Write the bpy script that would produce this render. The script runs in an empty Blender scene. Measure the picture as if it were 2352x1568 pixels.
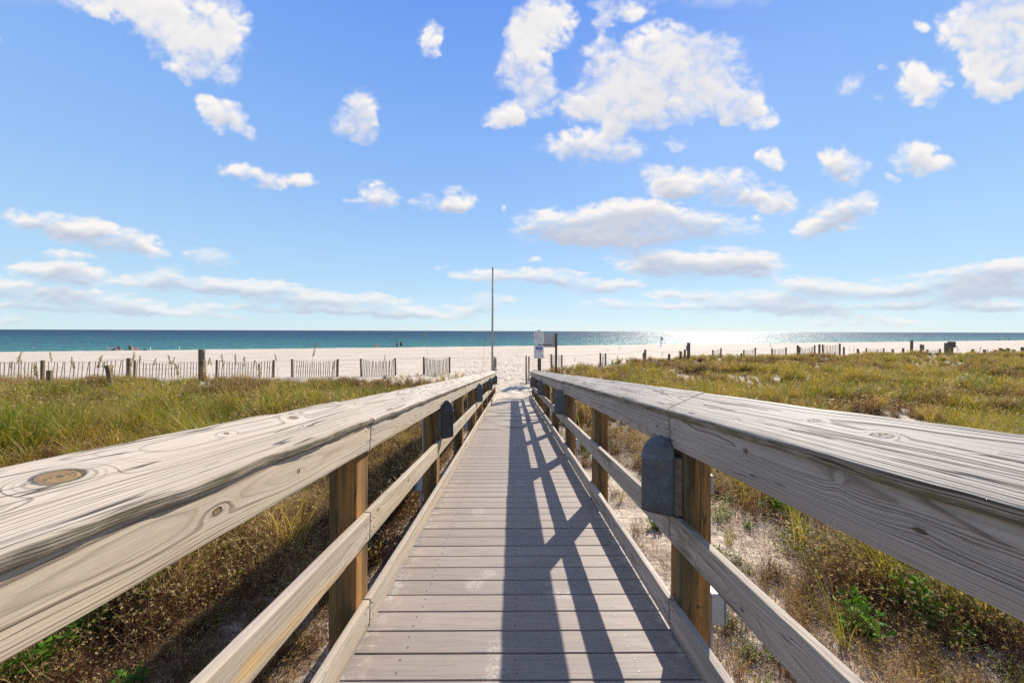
import bpy, math, random, colorsys
import numpy as np
from mathutils import Vector, Matrix

R = math.radians
rng = np.random.default_rng(7)
random.seed(7)
sc = bpy.context.scene
COL = sc.collection

# ------------------------------------------------------------------ camera
F = 784.0                      # focal length in units of 1/2352 of the picture width
cam_d = bpy.data.cameras.new('camera')
cam = bpy.data.objects.new('camera', cam_d)
COL.objects.link(cam)
cam_d.sensor_width = 36.0
cam_d.lens = F / 2352 * 36.0
cam_d.shift_y = -0.0102
cam_d.clip_start = 0.05
cam_d.clip_end = 90000
cam.location = (0, 0, 0)
cam.rotation_euler = (Matrix.Rotation(R(90), 4, 'X') @ Matrix.Rotation(R(0.185), 4, 'Z')).to_euler()
sc.camera = cam

# ------------------------------------------------------------------ colour management
vs = sc.view_settings
vs.view_transform = 'Standard'
vs.look = 'None'
vs.gamma = 1.0
vs.use_curve_mapping = False
vs.exposure = 0.76
sc.display_settings.display_device = 'sRGB'
sc.render.engine = 'CYCLES'
sc.cycles.max_bounces = 6
sc.cycles.diffuse_bounces = 3
sc.cycles.glossy_bounces = 2
sc.cycles.transmission_bounces = 3
sc.cycles.transparent_max_bounces = 4
sc.cycles.sample_clamp_indirect = 6
sc.cycles.sample_clamp_direct = 0
sc.cycles.use_denoising = False

# ------------------------------------------------------------------ numpy noise
def vnoise(x, y, seed=0, per=0):
    x = np.asarray(x, dtype=np.float64); y = np.asarray(y, dtype=np.float64)
    xi = np.floor(x).astype(np.int64); yi = np.floor(y).astype(np.int64)
    fx = x - xi; fy = y - yi
    fx = fx * fx * fx * (fx * (fx * 6 - 15) + 10); fy = fy * fy * fy * (fy * (fy * 6 - 15) + 10)
    tab = np.random.default_rng(seed + 1000).random((256, 256))
    if per:
        x0 = xi % per; x1 = (xi + 1) % per
    else:
        x0 = xi; x1 = xi + 1
    a = tab[x0 & 255, yi & 255]; b = tab[x1 & 255, yi & 255]
    c = tab[x0 & 255, (yi + 1) & 255]; d = tab[x1 & 255, (yi + 1) & 255]
    return (a * (1 - fx) + b * fx) * (1 - fy) + (c * (1 - fx) + d * fx) * fy

def fbm(x, y, octv=5, seed=0, gain=0.5, per=0):
    s = 0.0; a = 1.0; t = 0.0
    for o in range(octv):
        s = s + a * vnoise(x, y, seed + o * 17, per * (2 ** o) if per else 0)
        t += a; a *= gain; x = x * 2.0 + 3.7 * (0 if per else 1); y = y * 2.0 + 1.3
    return s / t

def gnoise(x, y, seed=0):
    """gradient noise, 0..1"""
    x = np.asarray(x, dtype=np.float64); y = np.asarray(y, dtype=np.float64)
    xi = np.floor(x).astype(np.int64); yi = np.floor(y).astype(np.int64)
    fx = x - xi; fy = y - yi
    ang = np.random.default_rng(seed + 3000).random((256, 256)) * 2 * np.pi
    GXt, GYt = np.cos(ang), np.sin(ang)
    def g(i, j):
        a = (xi + i) & 255; b = (yi + j) & 255
        return GXt[a, b] * (fx - i) + GYt[a, b] * (fy - j)
    u = fx * fx * fx * (fx * (fx * 6 - 15) + 10); v = fy * fy * fy * (fy * (fy * 6 - 15) + 10)
    r = (g(0, 0) * (1 - u) + g(1, 0) * u) * (1 - v) + (g(0, 1) * (1 - u) + g(1, 1) * u) * v
    return r * .72 + .5
def gfbm(x, y, octv=5, seed=0, gain=0.5, billow=False):
    s = 0.0; a = 1.0; t = 0.0
    for o in range(octv):
        n = gnoise(x, y, seed + o * 13)
        if billow: n = np.abs(2 * n - 1) * 1.6
        s = s + a * n; t += a; a *= gain
        x, y = (.80 * x - .60 * y) * 2.03 + 5.1, (.60 * x + .80 * y) * 2.03 + 1.7
    return s / t
def blur(a, r, n=2):
    for _ in range(n):
        for ax in (0, 1):
            c = np.cumsum(np.concatenate([np.repeat(np.take(a, [0], ax), r + 1, ax), a, np.repeat(np.take(a, [-1], ax), r, ax)], ax), ax)
            m = a.shape[ax]
            a = (np.take(c, range(2 * r + 1, 2 * r + 1 + m), ax) - np.take(c, range(0, m), ax)) / (2 * r + 1)
    return a

def sstep(a, b, x):
    t = np.clip((x - a) / (b - a), 0, 1)
    return t * t * (3 - 2 * t)

# ------------------------------------------------------------------ node helpers
def nd(nt, typ, **kw):
    n = nt.nodes.new(typ)
    for k, v in kw.items():
        setattr(n, k, v)
    return n

def put(nt, sock, v):
    if isinstance(v, bpy.types.NodeSocket):
        nt.links.new(v, sock)
    elif v is not None:
        if isinstance(v, (tuple, list)) and len(v) == 3 and sock.type == 'RGBA':
            v = (*v, 1.0)
        sock.default_value = v

def mth(nt, op, a, b=None, c=None, clamp=False):
    n = nd(nt, 'ShaderNodeMath', operation=op)
    n.use_clamp = clamp
    put(nt, n.inputs[0], a)
    if b is not None: put(nt, n.inputs[1], b)
    if c is not None: put(nt, n.inputs[2], c)
    return n.outputs[0]

def vmth(nt, op, a, b=None):
    n = nd(nt, 'ShaderNodeVectorMath', operation=op)
    put(nt, n.inputs[0], a)
    if b is not None: put(nt, n.inputs[1], b)
    return n.outputs['Value'] if op in ('LENGTH', 'DOT_PRODUCT', 'DISTANCE') else n.outputs[0]

def mixc(nt, fac, a, b, blend='MIX'):
    n = nd(nt, 'ShaderNodeMix', data_type='RGBA', blend_type=blend)
    put(nt, n.inputs[0], fac); put(nt, n.inputs[6], a); put(nt, n.inputs[7], b)
    return n.outputs[2]

def ramp(nt, fac, stops, interp='LINEAR'):
    n = nd(nt, 'ShaderNodeValToRGB')
    n.color_ramp.interpolation = interp
    el = n.color_ramp.elements
    while len(el) < len(stops): el.new(0.5)
    for e, (p, c) in zip(el, stops):
        e.position = p
        if not isinstance(c, (tuple, list)): c = (c, c, c)
        e.color = (*c, 1.0)
    put(nt, n.inputs[0], fac)
    return n.outputs[0]

def noise(nt, vec, scale, detail=3, rough=0.5, dist=0.0):
    n = nd(nt, 'ShaderNodeTexNoise')
    if vec is not None: put(nt, n.inputs['Vector'], vec)
    n.inputs['Scale'].default_value = scale
    n.inputs['Detail'].default_value = detail
    n.inputs['Roughness'].default_value = rough
    n.inputs['Distortion'].default_value = dist
    return n.outputs['Fac']

def attr(nt, name):
    return nd(nt, 'ShaderNodeAttribute', attribute_name=name)

def mrange(nt, v, a, b, c=0.0, d=1.0):
    n = nd(nt, 'ShaderNodeMapRange')
    put(nt, n.inputs[0], v)
    for i, q in enumerate((a, b, c, d)): put(nt, n.inputs[i + 1], q)
    return n.outputs[0]

def bump(nt, h, strength, dist):
    n = nd(nt, 'ShaderNodeBump')
    put(nt, n.inputs['Strength'], strength); put(nt, n.inputs['Distance'], dist)
    put(nt, n.inputs['Height'], h)
    return n.outputs[0]

def mat(name, col=(0.5, 0.5, 0.5), rough=0.7, spec=0.3, metal=0.0, var=0.0, vscale=8.0, bmp=0.0):
    m = bpy.data.materials.new(name); m.use_nodes = True
    nt = m.node_tree; p = nt.nodes['Principled BSDF']
    p.inputs['Roughness'].default_value = rough
    p.inputs['Specular IOR Level'].default_value = spec
    p.inputs['Metallic'].default_value = metal
    tc = nd(nt, 'ShaderNodeTexCoord').outputs['Object']
    n1 = noise(nt, tc, vscale, 5, 0.6)
    f = mrange(nt, n1, 0.3, 0.7, 1 - var, 1 + var)
    c = mixc(nt, 1.0, (*col, 1), f, 'MULTIPLY')
    put(nt, p.inputs['Base Color'], c)
    if bmp: put(nt, p.inputs['Normal'], bump(nt, n1, bmp, 0.01))
    return m

# ------------------------------------------------------------------ sky: Nishita air with clouds on it
SUN_AZ, SUN_EL = R(31.0), R(31.5)      # azimuth measured from +Y towards +X

def cloud_image():
    # cloud cover as a function of sky direction; densities are summed puffs of vapour broken up by fractal noise
    W0, H0, x0, y0 = 1300, 460, -110.0, -60.0    # grid in steps of 2
    gx, gy = np.meshgrid(x0 + 2.0 * np.arange(W0), y0 + 2.0 * np.arange(H0))
    puffs = [  # x, y, rx, ry, rotation(deg), strength
        (370,30,180,60,20,1.0),(440,105,115,62,30,1.05),(240,6,105,34,10,.7),(510,50,70,45,10,.95),(415,165,40,24,20,.6),
        (512,262,56,36,30,.95),(480,232,40,20,15,.75),(555,292,34,20,25,.75),
        (812,262,42,55,25,.95),(835,300,34,30,0,.85),(985,95,27,38,-40,.75),(1000,70,16,22,-30,.65),
        (1245,50,74,66,0,1.05),(1200,140,58,66,10,1.0),(1235,205,50,50,10,.95),(1165,262,62,26,-10,.85),(1195,90,42,60,0,.85),(1430,14,66,28,0,.75),(1392,60,22,36,0,.6),
        (1430,170,100,80,0,1.15),(1545,115,88,68,10,1.12),(1630,190,110,72,15,1.1),(1480,235,130,52,0,1.05),(1720,250,52,45,30,.9),(1660,100,60,32,10,.7),(1350,240,70,40,0,.8),
        (1330,330,88,36,8,1.0),(1430,345,60,28,0,.85),(1420,290,40,34,0,.7),(1555,322,26,18,0,.6),
        (1540,410,72,36,8,.95),(1660,425,80,40,5,.92),(1770,455,60,34,8,.85),(1550,436,44,15,0,.7),(1775,362,34,20,0,.85),
        (1295,518,115,36,0,1.1),(1440,505,135,50,-3,1.25),(1590,508,105,34,4,1.1),(1370,548,110,22,4,.95),(1500,545,90,20,-3,.85),(1710,512,44,22,10,.7),
        (1540,604,135,32,4,1.15),(1690,598,110,32,3,1.1),
        (1935,372,52,36,10,.95),(2110,362,60,38,10,.98),(2042,403,20,12,0,.7),(2160,375,28,20,0,.7),
        (1930,485,80,38,-12,.95),(1980,460,50,28,-10,.8),(1870,520,50,22,-12,.8),
        (2120,185,58,46,-15,.92),(2100,150,36,22,0,.7),(1960,185,40,16,-25,.58),(2110,55,20,14,0,.75),
        (2270,60,110,72,0,1.1),(2310,130,95,62,0,1.1),(2270,185,55,42,20,.95),(2340,30,90,60,0,1.05),(2030,155,12,8,0,.5),(2015,210,16,10,0,.5),
        (560,400,70,17,10,.85),(620,410,72,22,8,.9),(690,412,44,18,5,.85),(510,395,26,14,10,.7),
        (875,450,52,30,5,.95),(975,463,26,16,0,.6),(1052,460,40,26,-12,.95),(1020,470,22,12,0,.7),(1152,480,12,9,0,.5),(805,460,20,10,0,.5),
        (95,512,90,22,8,.9),(175,530,70,32,5,.95),(265,548,90,30,10,.95),(340,572,44,16,15,.8),(480,588,58,18,5,.85),
        (140,628,110,26,4,.95),(60,612,40,12,0,.7),(388,624,34,18,0,.8),(20,660,60,20,3,.85),(110,680,110,24,3,.8),(250,690,110,20,4,.75),
        (380,652,110,22,4,.85),(500,655,80,20,4,.85),(620,668,90,24,5,.85),(740,682,80,20,5,.8),(860,694,110,20,4,.75),(640,692,110,14,3,.62),(380,712,140,14,2,.62),
        (980,718,110,12,3,.6),(520,728,70,10,3,.6),(20,732,50,9,0,.65),
        (1150,632,100,14,3,.82),(1270,632,90,18,4,.85),(1350,655,70,18,3,.82),(1430,648,50,12,-3,.75),(1120,683,60,16,3,.8),(1010,612,16,6,0,.5),(1235,592,20,7,0,.5),
        (1600,675,130,14,2,.75),(1760,680,160,18,2,.8),(1860,655,90,26,3,.85),(1990,665,150,18,0,.82),(2140,655,110,18,-3,.82),(2250,640,90,26,0,.95),(2330,630,70,40,0,1.0),(2130,625,130,10,-6,.75),(2270,605,110,14,-8,.85),
        (2180,692,160,10,0,.7),(1860,715,180,9,2,.6),(1420,690,90,8,0,.6),(2020,735,190,9,0,.55),(1220,735,120,7,0,.45),(1640,710,60,8,0,.5),
        (180,650,60,10,0,.55),(1660,275,16,12,0,.6),(2430,120,120,120,0,1.0),(-70,90,60,30,0,.8),(-80,640,80,25,0,.8),(2480,420,80,30,0,.8),
    ]
    asp = 1.0 + 1.5 * sstep(300, 700, gy)           # clouds flatten towards the horizon
    cx_ = gx; cy_ = np.cumsum(asp, 0) * 2.0
    wx = (gfbm(cx_ / 110, cy_ / 90, 3, 11) - .5) * 60
    wy = (gfbm(cx_ / 100, cy_ / 80, 3, 23) - .5) * 46 / asp
    wx += (gfbm(cx_ / 30, cy_ / 26, 3, 31) - .5) * 30
    wy += (gfbm(cx_ / 30, cy_ / 26, 3, 37) - .5) * 26 / asp
    qx, qy = gx + wx, gy + wy
    B = np.zeros_like(gx)
    puffs += [(90,706,130,10,2,.8),(300,716,150,9,2,.8),(560,706,120,9,3,.8),(760,712,130,8,2,.75),(1480,700,140,9,1,.8),(1720,700,170,10,1,.85),(1960,702,160,10,-1,.85),(2240,668,120,18,-2,.95),(2300,700,120,10,0,.85),(900,722,120,7,2,.75),(1080,706,80,9,2,.8),(160,586,60,12,3,.8)]
    for (cx, cy, rx, ry, ro, s) in puffs:
        if cy > 600: s = min(s * 1.22, 1.1)
        c, s_ = math.cos(R(ro)), math.sin(R(ro))
        dx, dy = qx - cx, qy - cy
        u = (dx * c + dy * s_) / (rx * 1.27); v = (-dx * s_ + dy * c) / (ry * 1.27)
        d = np.clip(1 - (u * u + v * v), 0, 1)
        B = 1 - (1 - B) * (1 - s * d)
    n = gfbm(cx_ / 62, cy_ / 52, 7, 41, 0.56)
    bil = gfbm(cx_ / 40, cy_ / 34, 5, 61, 0.52, True)
    m_ = np.clip(B * 2.2, 0, 1)
    soft = sstep(.42, .60, gfbm(cx_ / 170, cy_ / 150, 3, 97))         # some edges are torn thin, others firm
    D = B * 1.15 + ((n - .5) * (1.5 - .55 * sstep(.6, 1, B)) + (bil - .42) * .75) * m_ - .17
    w_ = (.74 + .8 * soft) * (1 + .12 * sstep(520, 640, gy))
    A = sstep(.0, 1, (D + .06) / w_)
    veil = sstep(.02, .5, B) * sstep(.44, .66, gfbm(cx_ / 75 + .25 * wx / 20, cy_ / 45, 6, 141, .6)) * .38
    A = np.clip(A + veil * (1 - A), 0, 1)
    # light: the upper side and the thin parts are bright, thick undersides grey
    Dc = np.clip(D, 0, 1.0)
    b1 = blur(Dc, 2); b2 = blur(Dc, 9)
    rel = np.zeros_like(b1); rel[3:-3] = b1[6:] - b1[:-6]
    up = np.zeros_like(b2); up[9:] = b2[:-9]
    low = sstep(80, 600, gy)
    S = 1.0 - (.15 + .45 * low) * sstep(.22, .80, up) + rel * (.30 + .45 * low) - .06 * sstep(.5, .9, b2)
    S = S + (gfbm(cx_ / 90, cy_ / 70, 4, 91) - .5) * .25 * sstep(.2, .6, b2)
    fade = 1 - .35 * sstep(540, 745, gy)            # far clouds fade in the air
    A = A * fade * (1 - .25 * sstep(620, 700, gy) * 0)
    # onto the sphere
    EW, EH = 4096, 1024                            # upper half only, doubled below
    az = (np.arange(EW) + .5) / EW * 2 * np.pi - np.pi / 2          # u = .25 + az / 2pi
    el = (np.arange(EH) + .5) / EH * np.pi / 2
    AZ, EL = np.meshgrid(az, el)
    dx, dy, dz = np.sin(AZ) * np.cos(EL), np.cos(AZ) * np.cos(EL), np.sin(EL)
    front = dy > .12
    dys = np.where(front, dy, 1)
    px = 1176 + F * dx / dys; py = 757.5 - F * dz / dys
    ix = (px - x0) / 2; iy = (py - y0) / 2
    inside = front & (ix > 1) & (ix < W0 - 2) & (iy > 1) & (iy < H0 - 2)
    ix = np.clip(ix, 0, W0 - 2); iy = np.clip(iy, 0, H0 - 2)
    x_i = ix.astype(int); y_i = iy.astype(int); fx = ix - x_i; fy = iy - y_i
    def samp(a):
        return (a[y_i, x_i] * (1 - fx) + a[y_i, x_i + 1] * fx) * (1 - fy) + (a[y_i + 1, x_i] * (1 - fx) + a[y_i + 1, x_i + 1] * fx) * fy
    sk = 2
    azl = AZ[::sk, ::sk] + np.pi / 2; ell = EL[::sk, ::sk]
    u = azl / (2 * np.pi) * 16; v = ell / (np.pi / 2) * 9
    g = fbm(u, v, 6, 131, .55, per=16)
    ga = sstep(.53, .66, g); gs = 1 - .4 * sstep(.6, .8, g)
    ga = np.repeat(np.repeat(ga, sk, 0), sk, 1); gs = np.repeat(np.repeat(gs, sk, 0), sk, 1)
    edge = np.clip(np.minimum(np.minimum(ix, W0 - 2 - ix), np.minimum(iy, 9999)) / 40, 0, 1) * inside
    Aeq = samp(A) * edge + ga * (1 - edge); Seq = samp(S) * edge + gs * (1 - edge)
    full = np.zeros((2 * EH, EW, 4), dtype=np.float32)
    full[EH:, :, 0] = Aeq; full[EH:, :, 1] = np.clip(Seq, 0, 1.2); full[..., 3] = 1
    full[:EH, :, 1] = 1
    im = bpy.data.images.new('cloud_cover', EW, 2 * EH, float_buffer=True, is_data=True)
    im.pixels.foreach_set(full.ravel())
    im.update(); im.pack()
    return im

SUN_AZ_W = SUN_AZ
world = bpy.data.worlds.new('World'); sc.world = world
world.use_nodes = True
wt = world.node_tree
bg = wt.nodes['Background']
sky = nd(wt, 'ShaderNodeTexSky', sky_type='NISHITA')
sky.sun_disc = False
sky.sun_elevation = SUN_EL
sky.sun_rotation = SUN_AZ
sky.altitude = 5; sky.air_density = 1.0; sky.dust_density = 0.25; sky.ozone_density = 2.0
BG_STRENGTH = 0.0775
env = nd(wt, 'ShaderNodeTexEnvironment'); env.image = cloud_image(); env.interpolation = 'Linear'
tcw = nd(wt, 'ShaderNodeTexCoord').outputs['Generated']
put(wt, env.inputs[0], tcw)
sepc = nd(wt, 'ShaderNodeSeparateColor'); put(wt, sepc.inputs[0], env.outputs[0])
sepd = nd(wt, 'ShaderNodeSeparateXYZ'); put(wt, sepd.inputs[0], tcw)
elev = sepd.outputs[2]
air = ramp(wt, elev, [(0.0, (.67, .84, .91)), (.03, (.61, .82, .94)), (.136, (.47, .72, .97)), (.31, (.335, .575, .97)), (.50, (.240, .465, .95)), (.69, (.155, .350, .92)), (1.0, (.08, .22, .72))])
airs = vmth(wt, 'SCALE', air); airs.node.inputs['Scale'].default_value = 7.65
skt = mixc(wt, .10, airs, sky.outputs[0])
cl_lit, cl_dark = (7.35, 7.1, 6.9), (4.2, 4.55, 5.5)
ccol = mixc(wt, mrange(wt, sepc.outputs[1], .25, .97), cl_dark, cl_lit)
tot = mixc(wt, sepc.outputs[0], skt, ccol)
put(wt, bg.inputs[0], tot)
bg.inputs[1].default_value = BG_STRENGTH

sd = bpy.data.lights.new('sun', 'SUN'); sd.energy = 5.0; sd.angle = R(0.53); sd.color = (1.0, .915, .79)
sun = bpy.data.objects.new('sun', sd); COL.objects.link(sun)
sdir = Vector((math.sin(SUN_AZ) * math.cos(SUN_EL), math.cos(SUN_AZ) * math.cos(SUN_EL), math.sin(SUN_EL)))
sun.rotation_euler = sdir.to_track_quat('Z', 'Y').to_euler()
sun.location = (30, 50, 40)

# ------------------------------------------------------------------ mesh helpers
def mesh_np(name, V, Fc, mats=None, smooth=False, mi=None):
    me = bpy.data.meshes.new(name)
    V = np.asarray(V, dtype=np.float32)
    if isinstance(Fc, np.ndarray):
        n, k = Fc.shape
        me.vertices.add(len(V)); me.vertices.foreach_set('co', V.ravel())
        me.loops.add(n * k); me.loops.foreach_set('vertex_index', Fc.astype(np.int32).ravel())
        me.polygons.add(n)
        me.polygons.foreach_set('loop_start', (np.arange(n) * k).astype(np.int32))
        me.polygons.foreach_set('loop_total', np.full(n, k, dtype=np.int32))
        me.update(calc_edges=True)
    else:
        me.from_pydata(V.tolist(), [], Fc); me.update()
    for m in (mats or []): me.materials.append(m)
    if mi is not None: me.polygons.foreach_set('material_index', np.asarray(mi, dtype=np.int32))
    if smooth: me.polygons.foreach_set('use_smooth', np.ones(len(me.polygons), dtype=bool))
    return me

def fattr(me, name, arr):
    a = me.attributes.new(name, 'FLOAT', 'POINT'); a.data.foreach_set('value', np.asarray(arr, dtype=np.float32))

def vattr(me, name, arr):
    a = me.attributes.new(name, 'FLOAT_VECTOR', 'POINT'); a.data.foreach_set('vector', np.asarray(arr, dtype=np.float32).ravel())

def ob(name, me, parent=None, loc=None, rot=None, **props):
    o = bpy.data.objects.new(name, me); COL.objects.link(o)
    if parent is not None: o.parent = parent
    if loc is not None: o.location = loc
    if rot is not None: o.rotation_euler = rot
    for k, v in props.items(): o[k] = v
    return o

def thing(name, label, cat, loc=(0, 0, 0), rot=(0, 0, 0), group=None):
    o = ob(name, None, None, loc, rot, label=label, category=cat)
    if group: o['group'] = group
    return o

def dup(root, loc=None, rot=None, label=None, scale=None):
    c = root.copy(); COL.objects.link(c)
    if loc is not None: c.location = loc
    if rot is not None: c.rotation_euler = rot
    if scale is not None: c.scale = scale
    if label: c['label'] = label
    for ch in list(root.children):
        d = ch.copy(); COL.objects.link(d); d.parent = c
        for g in list(ch.children):
            e = g.copy(); COL.objects.link(e); e.parent = d
    return c

class MB:
    """collects simple solids and links them as one mesh"""
    def __init__(s): s.v = []; s.f = []
    def add(s, V, Fc):
        b = len(s.v); s.v += [tuple(p) for p in V]; s.f += [tuple(i + b for i in f) for f in Fc]; return s
    def box(s, c, d, M=None, bev=0.0):
        x, y, z = d[0] / 2, d[1] / 2, d[2] / 2
        if bev:
            b = bev
            V = []
            for sz in (-1, 1):
                for (sx, sy) in ((-1, -1), (1, -1), (1, 1), (-1, 1)):
                    V += [(sx * (x - b), sy * y, sz * (z - b)), (sx * x, sy * (y - b), sz * (z - b)), (sx * (x - b), sy * (y - b), sz * z)]
            import itertools
            def idx(sx, sy, sz, k):
                return ((0 if sz < 0 else 4) + {(-1, -1): 0, (1, -1): 1, (1, 1): 2, (-1, 1): 3}[(sx, sy)]) * 3 + k
            Fc = []
            Fc.append([idx(-1, -1, 1, 2), idx(1, -1, 1, 2), idx(1, 1, 1, 2), idx(-1, 1, 1, 2)])
            Fc.append([idx(-1, 1, -1, 2), idx(1, 1, -1, 2), idx(1, -1, -1, 2), idx(-1, -1, -1, 2)])
            for sx in (-1, 1):
                q = [idx(sx, -1, -1, 1), idx(sx, 1, -1, 1), idx(sx, 1, 1, 1), idx(sx, -1, 1, 1)]
                Fc.append(q if sx > 0 else q[::-1])
            for sy in (-1, 1):
                q = [idx(-1, sy, -1, 0), idx(1, sy, -1, 0), idx(1, sy, 1, 0), idx(-1, sy, 1, 0)]
                Fc.append(q if sy < 0 else q[::-1])
            for sx in (-1, 1):
                for sy in (-1, 1):
                    Fc.append([idx(sx, sy, -1, 0), idx(sx, sy, -1, 1), idx(sx, sy, 1, 1), idx(sx, sy, 1, 0)])
                    for sz in (-1, 1):
                        Fc.append([idx(sx, sy, sz, 0), idx(sx, sy, sz, 1), idx(sx, sy, sz, 2)])
            for sz in (-1, 1):
                for sy in (-1, 1):
                    Fc.append([idx(-1, sy, sz, 0), idx(1, sy, sz, 0), idx(1, sy, sz, 2), idx(-1, sy, sz, 2)])
                for sx in (-1, 1):
                    Fc.append([idx(sx, -1, sz, 1), idx(sx, 1, sz, 1), idx(sx, 1, sz, 2), idx(sx, -1, sz, 2)])
        else:
            V = [(sx * x, sy * y, sz * z) for sz in (-1, 1) for (sx, sy) in ((-1, -1), (1, -1), (1, 1), (-1, 1))]
            Fc = [(3, 2, 1, 0), (4, 5, 6, 7), (0, 1, 5, 4), (1, 2, 6, 5), (2, 3, 7, 6), (3, 0, 4, 7)]
        T = Matrix.Translation(Vector(c)) @ (M if M is not None else Matrix())
        return s.add([T @ Vector(p) for p in V], Fc)
    def tube(s, pts, r, n=8, cap=True):
        pts = [Vector(p) for p in pts]; rr = r if isinstance(r, (list, tuple)) else [r] * len(pts)
        V = []; Fc = []
        for i, p in enumerate(pts):
            t = (pts[min(i + 1, len(pts) - 1)] - pts[max(i - 1, 0)]).normalized()
            a = t.orthogonal().normalized() if i == 0 else (a - t * a.dot(t)).normalized()
            b = t.cross(a)
            for k in range(n):
                q = 2 * math.pi * k / n
                V.append(p + (a * math.cos(q) + b * math.sin(q)) * rr[i])
        for i in range(len(pts) - 1):
            for k in range(n):
                Fc.append((i * n + k, i * n + (k + 1) % n, (i + 1) * n + (k + 1) % n, (i + 1) * n + k))
        if cap:
            Fc.append(tuple(range(n))[::-1]); Fc.append(tuple((len(pts) - 1) * n + k for k in range(n)))
        return s.add(V, Fc)
    def lathe(s, prof, n=16, c=(0, 0, 0), sx=1, sy=1):
        V = []; Fc = []
        for (r, z) in prof:
            for k in range(n):
                q = 2 * math.pi * k / n
                V.append((c[0] + r * math.cos(q) * sx, c[1] + r * math.sin(q) * sy, c[2] + z))
        for i in range(len(prof) - 1):
            for k in range(n):
                Fc.append((i * n + k, i * n + (k + 1) % n, (i + 1) * n + (k + 1) % n, (i + 1) * n + k))
        Fc.append(tuple(range(n))[::-1]); Fc.append(tuple((len(prof) - 1) * n + k for k in range(n)))
        return s.add(V, Fc)
    def mesh(s, name, m=None, smooth=False):
        me = bpy.data.meshes.new(name); me.from_pydata(s.v, [], s.f); me.update()
        if m: me.materials.append(m)
        if smooth: me.polygons.foreach_set('use_smooth', np.ones(len(me.polygons), dtype=bool))
        return me
    def build(s, name, m, parent=None, smooth=False, **kw):
        return ob(name, s.mesh(name, m, smooth), parent, **kw)

# ------------------------------------------------------------------ the lie of the land (camera is 0,0,0)
H, SL = 1.39, 0.105                     # eye height over the deck, slope of the ramp
def deck_z(y): return -H - SL * y
def hor(px): return 755.6 + px * 7.6 / 2352
SHX, SHC = 0.33, 109.0                  # waterline: y = SHC + SHX x
def shore_s(x, y): return (SHC + SHX * x - y) * 0.95
def ground(x, y, fine=True):
    x = np.asarray(x, dtype=np.float64); y = np.asarray(y, dtype=np.float64)
    s = shore_s(x, y)
    zb = np.where(s > 0, -5 + .9 * (1 - np.exp(-np.clip(s, 0, None) / 12)) + .0112 * np.clip(s, 0, 130), -5 + s * .07)
    zb = np.maximum(zb, -9)
    yy = np.clip(y, -8, None)
    zc = -1.92 - .0846 * (yy - 2)
    k = .12
    m = np.maximum(zb, zc); z = m + k * np.log(np.exp(np.clip((zb - m) / k, -50, 0)) + np.exp(np.clip((zc - m) / k, -50, 0)))
    z = z - k * .69 * np.exp(-((y - 14.5) / 4) ** 2)
    # dune on the right, its back falls to the beach
    rd = (.12 * sstep(1.5, 3.5, x) + .22 * sstep(4, 24, x) + .55 * sstep(22, 60, x)) * sstep(5, 20, y) * (1 - sstep(36, 47, y + .12 * (x - 30)))
    z = z + rd
    ld = .10 * sstep(-3, -12, x) * (1 - sstep(17, 22, y))
    z = z + ld
    veg = (1 - sstep(19, 25, y) * (x < 4)) * (1 - sstep(38, 50, y))
    off = sstep(1.2, 3.0, np.abs(x))
    z = z + ((fbm(x / 4.3, y / 4.3, 4, 5) - .5) * .42 * veg * off)
    if fine:
        pathy = np.exp(-(np.abs(x) / (3.5 + .12 * np.clip(y - 15, 0, None))) ** 4) * sstep(14.5, 17, y) * (1 - sstep(55, 80, y))
        z = z + (fbm(x * 2.1, y * 2.1, 3, 9, .6) - .5) * (.03 + .17 * pathy) * (s > 1)
        z = z + (fbm(x * .35, y * .35, 3, 15) - .5) * .10 * (s > 3)
    # sand blown on to the foot of the ramp
    dz = -H - SL * y
    edge = sstep(.30, .9, np.abs(x + .04)) * sstep(11.5, 14.6, y) + .9 * sstep(14.9, 15.5, y)
    near = (np.abs(x) < 1.9) & (y > 10.5) & (y < 16.8)
    w = np.clip(edge, 0, 1) * (1 - sstep(1.2, 1.9, np.abs(x))) * (1 - sstep(16.0, 16.8, y))
    tgt = dz + .035 + .05 * sstep(.5, .9, np.abs(x))
    z = np.where(near, np.maximum(z, z * (1 - w) + tgt * w), z)
    under = (np.abs(x) < 1.0) & (y < 14.9)
    cov = sstep(.4, .8, np.abs(x)) * sstep(12.2, 14.9, y)
    z = np.where(under, np.minimum(z, dz - .10 + cov * .16), z)
    # small banks either side of the end of the ramp
    z = z + .16 * np.exp(-(((x - 1.9) / .7) ** 2 + ((y - 16.0) / 2.2) ** 2)) + .16 * np.exp(-(((x + 1.7) / .6) ** 2 + ((y - 15.0) / 2.5) ** 2))
    return z
def gz(x, y): return float(ground(np.array([x]), np.array([y]))[0])
def at(px, py, y):                       # sight line through a picture point, met at distance y
    return Vector(((px - 1176.5) / F * y, y, -(py - hor(px)) / F * y))

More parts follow.
